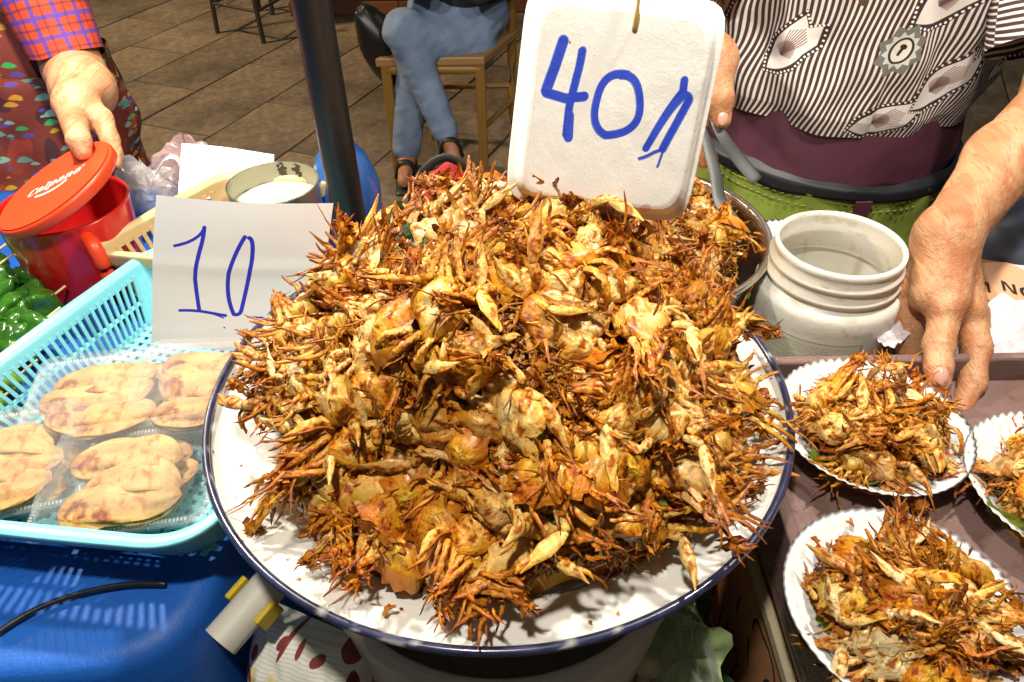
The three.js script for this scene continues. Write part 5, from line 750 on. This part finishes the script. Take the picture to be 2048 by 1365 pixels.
  { const st = [], fr = []; for (let a = -1.25; a < 1.4; a += 0.055) for (const dy of [0, -0.012]) { const w = 0.2255, d = 0.1655; st.push(moved(new THREE.BoxGeometry(0.006, 0.0014, 0.0014), cx + Math.sin(a) * w, 0.772 + dy + 0.035 * (1 - Math.cos(a)) - 0.02 * Math.sin(a), cz + Math.cos(a) * d, a)); }
    part('stitching', merge(st), std([0.30, 0.26, 0.06], 0.8), P);
    const r = rng(4); for (const [a, s] of [[-1.32, -1], [1.45, 1]]) for (let y = 0.36; y < 0.785; y += 0.006) { const w = 0.226, d = 0.166, p = V(cx + Math.sin(a) * w, y + 0.035 * (1 - Math.cos(a)) - 0.02 * Math.sin(a), cz + Math.cos(a) * d), dir = V(Math.cos(a) * s, -0.2 - r() * 0.5, -Math.sin(a) * s * 0.6 + 0.1); fr.push(taper([p, p.clone().addScaledVector(dir, 0.008), p.clone().addScaledVector(dir, 0.018 + r() * 0.01)], [0.0028, 0.002, 0.0005], { seg: 5, n: 3 })); }
    part('fringe', merge(fr), std([0.50, 0.52, 0.28], 0.85), P); }
  part('strap', moved(rbox(0.026, 0.10, 0.004, 0.001), cx + 0.012, 0.735, cz + 0.176, 0.05, 0.04), plum, P);
  part('trousers', garment([[0.10, cx, cz, 0.20, 0.13], [0.5, cx, cz, 0.21, 0.14], [0.76, cx, cz, 0.208, 0.145]], 80, 16, { seed: 12 }), std([0.02, 0.016, 0.016], 0.8), P);
  // tongs in the right hand
  const T = thing('metal_tongs', 'worn grey metal tongs held over the steel bowl', 'tongs', [0, 0, 0]);
  const tm = std([0.09, 0.09, 0.09], 0.5, { metalness: 0.7 });
  const arm = (l, w) => taper(pts3(l), w, { seg: 10, n: 20, flat: 0.22, up: V(0.3, 0.6, 1) });
  part('arm', arm([[1418, 205, -0.955], [1440, 262, -0.925], [1478, 318, -0.905], [1515, 362, -0.885]], [0.006, 0.008, 0.0095, 0.009]), tm, T);
  part('arm', arm([[1402, 215, -0.965], [1415, 285, -0.92], [1432, 350, -0.88], [1442, 405, -0.845], [1468, 440, -0.82]], [0.006, 0.008, 0.009, 0.0095, 0.008]), tm, T);
}
{ // vendor at the left with the mug lid
  const P = thing('person', 'vendor in colourful plaid and floral print lifting the red mug lid', 'person', [0, 0, 0]);
  const skin = [0.68, 0.42, 0.25];
  const onLid = (px, py, off) => { const n = LID.n, d = ray(px, py), o = V(0, CAMY, 0), t = LID.c.clone().addScaledVector(n, off).sub(o).dot(n) / d.dot(n); return o.addScaledVector(d, t).toArray(); };
  const sh = [-0.80, 1.30, -1.34], el = atz(150, 145, -1.24).toArray(), wr = atz(152, 208, -1.06).toArray(), mid = atz(166, 178, -1.15).toArray();
  const H = (l, r) => chain(pts3(l), r);
  const f = union([union([capsule(sh, el, 0.05, 0.043), capsule(el, mid, 0.046, 0.045), capsule(mid, wr, 0.043, 0.029)], 0.02), union([
    capsule(wr, atz(165, 240, -1.03).toArray(), 0.028, 0.022), capsule(wr, atz(195, 238, -1.04).toArray(), 0.027, 0.020),
    ...chain([atz(145, 232, -1.03).toArray(), onLid(157, 280, 0.022), onLid(165, 304, 0.010)], [0.020, 0.0145, 0.0115]), ...H([[202, 240, -1.04], [220, 280, -1.015], [228, 308, -1.0], [231, 330, -0.985]], [0.017, 0.0125, 0.011, 0.0085]), ...H([[192, 242, -1.06], [208, 285, -1.04], [214, 315, -1.02], [214, 335, -1.0]], [0.015, 0.0115, 0.010, 0.008]), ...H([[182, 242, -1.075], [196, 285, -1.06], [200, 315, -1.04], [200, 335, -1.02]], [0.014, 0.011, 0.0095, 0.008]), ...H([[172, 242, -1.08], [184, 280, -1.075], [187, 308, -1.06], [188, 325, -1.045]], [0.013, 0.010, 0.009, 0.0075])], 0.006)], 0.016);
  const bb = bbox([sh, el, wr, mid, ...pts3([[166, 315, -0.96], [240, 340, -0.97]]), onLid(165, 312, 0.01)], 0.06), g1 = nets(f, bb[0], bb[1], 0.004, skinCol(skin));
  const cx = -0.965, hc = [cx, 1.55, -1.30];
  const tor = union([ellipsoid([cx, 1.14, -1.36], [0.18, 0.25, 0.12]), ellipsoid([cx, 0.88, -1.38], [0.18, 0.18, 0.12]), capsule([cx - 0.15, 1.3, -1.35], sh, 0.055, 0.055), capsule([cx, 1.32, -1.35], [cx, 1.44, -1.32], 0.055, 0.05), capsule([cx - 0.09, 0.8, -1.38], [cx - 0.09, 0.06, -1.4], 0.085, 0.04), capsule([cx + 0.09, 0.8, -1.38], [cx + 0.09, 0.06, -1.4], 0.085, 0.04), capsule([cx - 0.1, 0.03, -1.4], [cx - 0.1, 0.03, -1.26], 0.035, 0.03), capsule([cx + 0.1, 0.03, -1.4], [cx + 0.1, 0.03, -1.26], 0.035, 0.03), ...headSdf(hc), capsule([cx - 0.17, 1.29, -1.35], [cx - 0.24, 1.02, -1.30], 0.05, 0.042), capsule([cx - 0.24, 1.02, -1.30], [cx - 0.2, 0.86, -1.12], 0.042, 0.03), capsule([cx - 0.2, 0.86, -1.12], [cx - 0.19, 0.83, -1.05], 0.027, 0.02)], 0.03);
  part('body', merge([g1, nets(tor, [-1.33, -0.02, -1.6], [-0.72, 1.72, -1.0], 0.011, skinCol(skin))]), skinM, P);
  part('hair', nets(hairSdf(hc), [cx - 0.13, 1.38, -1.48], [cx + 0.13, 1.73, -1.18], 0.009), hairM, P);
  const q = rng(21), tx = canvasTex(1024, 1024, (g, w, h) => { // floral and plaid patches
    g.fillStyle = '#7d3326'; g.fillRect(0, 0, w, h);
    for (let i = 0; i < 90; i++) { g.fillStyle = ['#b5452c', '#5f2a2a', '#8c3a2e', '#3a2230', '#a8552e'][Math.floor(q() * 5)]; g.globalAlpha = 0.7; g.beginPath(); g.ellipse(q() * w, q() * h, 30 + q() * 70, 20 + q() * 40, q() * 3, 0, 7); g.fill(); }
    g.globalAlpha = 1; for (let i = 0; i < 420; i++) { g.fillStyle = ['#6fa096', '#4d7d86', '#c8a02a', '#3fae57', '#d2922a', '#5e4a9c', '#88b5a6'][Math.floor(q() * 7)]; const x = q() * w, y = q() * h, s = 6 + q() * 30; g.beginPath(); g.moveTo(x, y); g.quadraticCurveTo(x + s, y - s * 1.4, x + s * 2, y); g.quadraticCurveTo(x + s, y + s * 0.5, x, y); g.fill(); }
  });
  const plaid = canvasTex(512, 1024, (g, w, h) => { g.fillStyle = '#c8452b'; g.fillRect(0, 0, w, h); for (let i = 0; i < 120; i++) { g.globalAlpha = 0.25; g.fillStyle = q() < 0.5 ? '#8a2c22' : '#e0603a'; g.fillRect(q() * w, q() * h, 40, 30); } g.globalAlpha = 0.85; g.fillStyle = '#5a3fae'; for (let a = 20; a < 512; a += 85) g.fillRect(a, 0, 17, h); for (const a of [800, 868, 936]) g.fillRect(0, a, w, 15); g.globalAlpha = 0.4; g.fillStyle = '#4a1c26'; for (let a = 62; a < 512; a += 85) g.fillRect(a, 0, 8, h); for (const a of [836, 904, 985]) g.fillRect(0, a, w, 8); g.globalAlpha = 1;
    g.fillStyle = '#2fa848'; g.fillRect(0, 0, w, 770); for (let i = 0; i < 70; i++) { g.fillStyle = ['#d8b860', '#1d7a36', '#3ecb60'][i % 3]; g.beginPath(); g.ellipse(q() * w, q() * 750, 26, 10, q() * 3, 0, 7); g.fill(); } });
  const pm = std([0.9, 0.9, 0.9], 0.75, { map: tx, side: THREE.DoubleSide });
  part('blouse', garment([[0.84, cx, -1.37, 0.22, 0.155], [1.0, cx, -1.365, 0.212, 0.15], [1.15, cx, -1.355, 0.208, 0.14], [1.29, cx, -1.35, 0.20, 0.11], [1.38, cx, -1.345, 0.08, 0.07]], 110, 44, { wob: 0.012, seed: 6, uvs: 0.45, fold: 0.004 }), pm, P);
  part('apron', garment([[0.35, cx, -1.37, 0.25, 0.19], [0.7, cx, -1.37, 0.235, 0.172], [0.9, cx, -1.37, 0.226, 0.163]], 110, 40, { wob: 0.014, seed: 9, uvs: 0.4, fold: 0.006, foldN: 13 }), pm, P);
  const e2 = A3(sh).lerp(A3(el), 0.93), sv = taper([A3(sh).add(V(-0.03, 0.04, -0.01)), A3(sh).lerp(A3(el), 0.4), e2], [0.08, 0.072, 0.060], { seg: 36, n: 20, caps: false, up: V(0, 0, 1), uvm: false });
  { const p = sv.attributes.position; for (let i = 0; i < p.count; i++) { const k = 0.006 * fbm(p.getX(i) * 18, p.getY(i) * 18, p.getZ(i) * 18, 2); p.setXYZ(i, p.getX(i) + k, p.getY(i) + k, p.getZ(i)); } const uv = sv.attributes.uv; for (let i = 0; i < uv.count; i++) uv.setXY(i, uv.getX(i) * 2, 1 - uv.getY(i) * 0.98); sv.computeVertexNormals(); }
  part('sleeve', sv, std([0.9, 0.9, 0.9], 0.75, { map: plaid, side: THREE.DoubleSide }), P);
}
{ // wooden chair and the sitter
  const wd = std([0.26, 0.135, 0.025], 0.45, { bumpMap: grainTex, bumpScale: 0.0008 });
  const fr = at(968, 335, 0), fl = at(797, 338, 0), rr = at(1026, 274, 0), rl = fl.clone().add(rr).sub(fr);
  const c = fr.clone().add(rl).multiplyScalar(0.5), C = thing('wooden_chair', 'yellowish wooden chair carrying the seated person in jeans', 'chair', [c.x, 0, c.z]);
  const L = (p) => V(p.x - c.x, 0, p.z - c.z), sy = 0.43;
  for (const p of [fr, fl]) { const l = L(p); part('leg', moved(rbox(0.035, sy - 0.02, 0.035, 0.004), l.x, (sy - 0.02) / 2, l.z), wd, C); }
  for (const p of [rr, rl]) { const l = L(p); part('back_post', taper([[l.x, 0, l.z], [l.x, sy, l.z], [l.x, 0.9, l.z - 0.05]], [0.019, 0.019, 0.016], { seg: 8, n: 8 }), wd, C); }
  const seatG = grid((u, v) => { const a = L(fl).lerp(L(fr), u), b = L(rl).lerp(L(rr), u), p = a.lerp(b, v); return [p.x * 1.1, 0, p.z * 1.1]; }, 1, 1); const sp = seatG.attributes.position.array; const q4 = [0, 1, 3, 2].map(i => [sp[i * 3], sp[i * 3 + 2]]);
  const shp = new THREE.Shape(); q4.forEach((p, i) => i ? shp.lineTo(p[0], -p[1]) : shp.moveTo(p[0], -p[1])); const sg = new THREE.ExtrudeGeometry(shp, { depth: 0.02, bevelEnabled: true, bevelSize: 0.008, bevelThickness: 0.006, bevelSegments: 2 }); sg.rotateX(-Math.PI / 2); sg.translate(0, sy - 0.018, 0); part('seat', sg, std([0.33, 0.19, 0.07], 0.5), C);
  const st = (a, b, y, r = 0.011) => { const p = L(a), q = L(b); p.y = q.y = y; part('stretcher', bar(p, q, r, 8), wd, C); };
  st(fr, rr, 0.16); st(fl, rl, 0.16); st(fr, fl, 0.39, 0.02); st(rl, rr, 0.22);
  const bk = (y) => { const p = L(rl), q = L(rr); p.y = q.y = y; p.z -= 0.04; q.z -= 0.04; part('back_slat', bar(p, q, 0.016, 8), wd, C); }; bk(0.62); bk(0.74); bk(0.86);
  // sitter: jeans, legs crossed
  const P = thing('person', 'seated person in blue jeans with crossed legs, dark sandals and dark top', 'person', [0, 0, 0]);
  const hipR = [c.x - 0.05, 0.56, c.z - 0.02], hipL = [c.x + 0.11, 0.54, c.z - 0.02];
  const k1 = atz(808, 62, fr.z + 0.02).toArray(), a1 = atz(890, 262, fr.z + 0.10).toArray(), k2 = atz(835, 130, fr.z - 0.01).toArray(), a2 = atz(818, 340, fr.z + 0.02).toArray(); k2[1] = 0.47; a2[1] = Math.max(0.1, a2[1]);
  const t1 = atz(912, 325, fr.z + 0.17).toArray(), f2 = [a2[0], 0.04, a2[2] + 0.16];
  const hip2 = atz(945, 92, c.z + 0.02).toArray();
  const legs = union([capsule(hip2, k1, 0.092, 0.068), capsule(k1, a1, 0.066, 0.048), capsule(hipR, k2, 0.09, 0.066), capsule(k2, a2, 0.064, 0.055), ellipsoid([c.x + 0.03, 0.52, c.z - 0.06], [0.19, 0.11, 0.14])], 0.035);
  const bodyF = union([capsule(hip2, k1, 0.075, 0.052), capsule(k1, a1, 0.05, 0.033), capsule(a1, t1, 0.033, 0.026), capsule(hipR, k2, 0.075, 0.05), capsule(k2, [a2[0], 0.08, a2[2]], 0.05, 0.034), capsule([a2[0], 0.06, a2[2]], f2, 0.034, 0.026), ellipsoid([c.x + 0.03, 0.72, c.z - 0.06], [0.16, 0.24, 0.11]), capsule([c.x - 0.14, 0.96, c.z - 0.06], [c.x + 0.2, 0.96, c.z - 0.06], 0.055, 0.055), capsule([c.x + 0.03, 1.0, c.z - 0.05], [c.x + 0.03, 1.1, c.z - 0.02], 0.05, 0.05), ...headSdf([c.x + 0.03, 1.2, c.z - 0.01])], 0.03);
  const S = [0.42, 0.24, 0.14]; const bb = bbox([k1, a1, t1, f2, k2, hip2, [c.x - 0.25, 1.36, c.z - 0.2], [c.x + 0.3, 0.02, c.z]], 0.11); bb[0][1] = -0.01;
  part('body', nets(bodyF, bb[0], bb[1], 0.012, skinCol(S)), skinM, P);
  part('hair', nets(hairSdf([c.x + 0.03, 1.2, c.z - 0.01]), [c.x - 0.1, 1.05, c.z - 0.2], [c.x + 0.16, 1.38, c.z + 0.1], 0.01), hairM, P);
  part('jeans', nets((x, y, z) => legs(x, y, z) + 0.0055 * fbm(x * 14 + y * 12, y * 40 - x * 24, z * 14, 3), bb[0], bb[1], 0.0075, (x, y, z) => { const n = fbm(x * 24, y * 24, z * 24, 3), m = hash(x * 900 | 0, y * 900 | 0, z * 900 | 0); return mix3([0.15, 0.215, 0.36], [0.22, 0.30, 0.455], clamp(0.45 + n + (m - 0.5) * 0.3)); }), vcol(0.85), P);
  const topF = union([ellipsoid([c.x + 0.04, 0.76, c.z - 0.05], [0.20, 0.27, 0.15]), capsule([c.x - 0.15, 0.95, c.z - 0.05], [c.x + 0.22, 0.95, c.z - 0.05], 0.075, 0.075), capsule([c.x - 0.18, 0.94, c.z - 0.04], [c.x - 0.2, 0.72, c.z + 0.06], 0.06, 0.05), capsule([c.x - 0.2, 0.72, c.z + 0.06], [c.x - 0.05, 0.68, c.z + 0.2], 0.05, 0.042), capsule([c.x + 0.25, 0.94, c.z - 0.04], [c.x + 0.27, 0.72, c.z + 0.04], 0.06, 0.05), capsule([c.x + 0.27, 0.72, c.z + 0.04], [c.x + 0.12, 0.66, c.z + 0.18], 0.05, 0.042)], 0.03);
  part('dark_top', nets(topF, [c.x - 0.34, 0.45, c.z - 0.3], [c.x + 0.42, 1.1, c.z + 0.32], 0.012, (x, y, z) => mix3([0.012, 0.012, 0.016], [0.04, 0.035, 0.04], clamp(0.5 + fbm(x * 30, y * 30, z * 30)))), vcol(0.8), P);
  const sd = (a, b) => { const A = A3(a), B = A3(b), d = B.clone().sub(A); return [taper([A.clone().addScaledVector(d, -0.35).add(V(0, -0.035, 0)), A.clone().addScaledVector(d, 0.5).add(V(0, -0.042, 0)), B.clone().addScaledVector(d, 0.25).add(V(0, -0.032, 0))], [0.03, 0.042, 0.03], { seg: 12, n: 10, flat: 0.35 }), taper([A.clone().lerp(B, 0.55).add(V(-0.04, -0.03, 0)), A.clone().lerp(B, 0.5).add(V(-0.02, 0.03, 0.01)), A.clone().lerp(B, 0.5).add(V(0.02, 0.03, 0.01)), A.clone().lerp(B, 0.55).add(V(0.04, -0.03, 0))], [0.014, 0.014, 0.014, 0.014], { seg: 8, n: 10, flat: 0.5 })]; };
  part('sandal', merge(sd(a1, t1)), std([0.015, 0.012, 0.01], 0.5), P); part('sandal', merge(sd([a2[0], 0.06, a2[2]], f2)), std([0.015, 0.012, 0.01], 0.5), P);
  const bg = part('shoulder_bag', blob(0.07, 0.16, 0.06, 0.12, 1.8, 3, null, 16), std([0.012, 0.010, 0.009], 0.38)); bg.position.copy(atz(762, 95, fr.z - 0.06)); bg.rotation.z = 0.35; tag(bg, 'black leather bag hanging beside the seated person', 'bag');
}
// ---------------------------------------------------------------- stools and planter farther back
{
  const dark = std([0.035, 0.024, 0.018], 0.55);
  const stool = (label, feet, h, mat) => { const f = feet.map(p => at(p[0], p[1], 0)), c = f.reduce((s, p) => s.add(p), V(0, 0, 0)).multiplyScalar(1 / f.length), t = thing('stool', label, 'stool', [c.x, 0, c.z], 'dark stools on the pavement'); f.forEach(p => { const a = p.clone().sub(c); part('leg', bar(V(a.x, 0, a.z), V(a.x * 0.82, h, a.z * 0.82), 0.013, 8), mat, t); }); for (let i = 0; i < f.length; i++) { const a = f[i].clone().sub(c), b = f[(i + 1) % f.length].clone().sub(c); part('stretcher', bar(V(a.x * 0.94, 0.16, a.z * 0.94), V(b.x * 0.94, 0.16, b.z * 0.94), 0.009, 8), mat, t); } part('seat', lathe([[0, h], [0.16, h], [0.17, h + 0.012], [0.16, h + 0.025], [0, h + 0.025]], 32), mat, t); return t; };
  stool('dark stool standing on the pavement left of the black pole', [[435, 66], [527, 86], [600, 40], [520, 22]], 0.62, dark);
  stool('dark stool standing behind the first stool', [[545, 30], [625, 38], [660, 5], [590, -2]], 0.62, dark);
  const p0 = at(700, 58, 0), w = thing('brick_planter', 'low reddish brown planter wall behind the seated person', 'planter', [p0.x + 0.95, 0, p0.z - 0.3]);
  const bm = [std([0.16, 0.055, 0.025], 0.85, { bumpMap: grainTex, bumpScale: 0.002 }), std([0.20, 0.07, 0.03], 0.85), std([0.12, 0.042, 0.022], 0.85)], bgeo = rbox(0.215, 0.072, 0.10, 0.004, 1), r = rng(31);
  part('mortar', moved(rbox(2.64, 0.50, 0.09, 0.003), 0, 0.25, -0.004), std([0.10, 0.07, 0.05], 0.95), w);
  for (let j = 0; j < 6; j++) for (let i = 0; i < 12; i++) { const m = part('brick', bgeo, bm[Math.floor(r() * 3)], w); m.position.set(-1.21 + i * 0.22 + (j % 2) * 0.06 - 0.03, 0.042 + j * 0.08, r() * 0.004); }
}

// ---------------------------------------------------------------- lamps
const bulbMat = new THREE.MeshStandardMaterial({ color: 0xffffff, emissive: new THREE.Color().setRGB(1, 0.93, 0.8), emissiveIntensity: 6, roughness: 0.4 });
BULBS.forEach(([x, y, z, I], i) => {
  const t = thing('hanging_bulb', ['lit white bulb hanging over the red mug', 'lit white bulb hanging over the paper plates', 'lit white bulb hanging before the stall'][i], 'lamp', [x, y, z]);
  part('bulb', lathe([[0, -0.06], [0.02, -0.057], [0.034, -0.04], [0.036, -0.02], [0.028, 0.01], [0.016, 0.04], [0.0, 0.04]], 32, false), bulbMat, t);
  part('socket', lathe([[0, 0.04], [0.018, 0.04], [0.019, 0.09], [0.006, 0.1], [0, 0.1]], 24), std([0.03, 0.03, 0.03], 0.5), t);
  part('cord', taper([[0, 0.095, 0], [0.002, 0.2, 0], [0, 0.30, 0]], [0.003, 0.003, 0.003], { seg: 6, n: 4 }), std([0.02, 0.02, 0.02], 0.6), t);
  const l = new THREE.PointLight(new THREE.Color().setRGB(1, 0.93, 0.80), I, 0, 2); l.position.set(x, y - 0.075, z); l.castShadow = true; l.shadow.radius = 1.8; scene.add(l);
});
{
  const [x, y, z, I] = STREET, t = thing('street_lamp', 'warm globe street lamp on a tall post behind the stall', 'street lamp', [x, 0, z]);
  part('post', taper([[0, 0, 0], [0, 1.6, 0], [0, y - 0.14, 0]], [0.05, 0.035, 0.03], { seg: 12, n: 6 }), std([0.03, 0.03, 0.03], 0.5), t);
  const gm = new THREE.MeshStandardMaterial({ color: 0xffffff, emissive: new THREE.Color().setRGB(1, 0.72, 0.38), emissiveIntensity: 4 });
  part('globe', lathe([[0, -0.13], [0.08, -0.11], [0.13, 0], [0.08, 0.11], [0, 0.13]], 32, true).translate(0, y, 0), gm, t);
  const l = new THREE.PointLight(new THREE.Color().setRGB(1, 0.74, 0.42), I, 0, 2); l.position.set(x, y - 0.18, z); l.castShadow = true; l.shadow.radius = 6; scene.add(l);
}
scene.traverse(o => { if (o.isMesh) { o.castShadow = true; o.receiveShadow = true; } });
renderer.render(scene, camera);
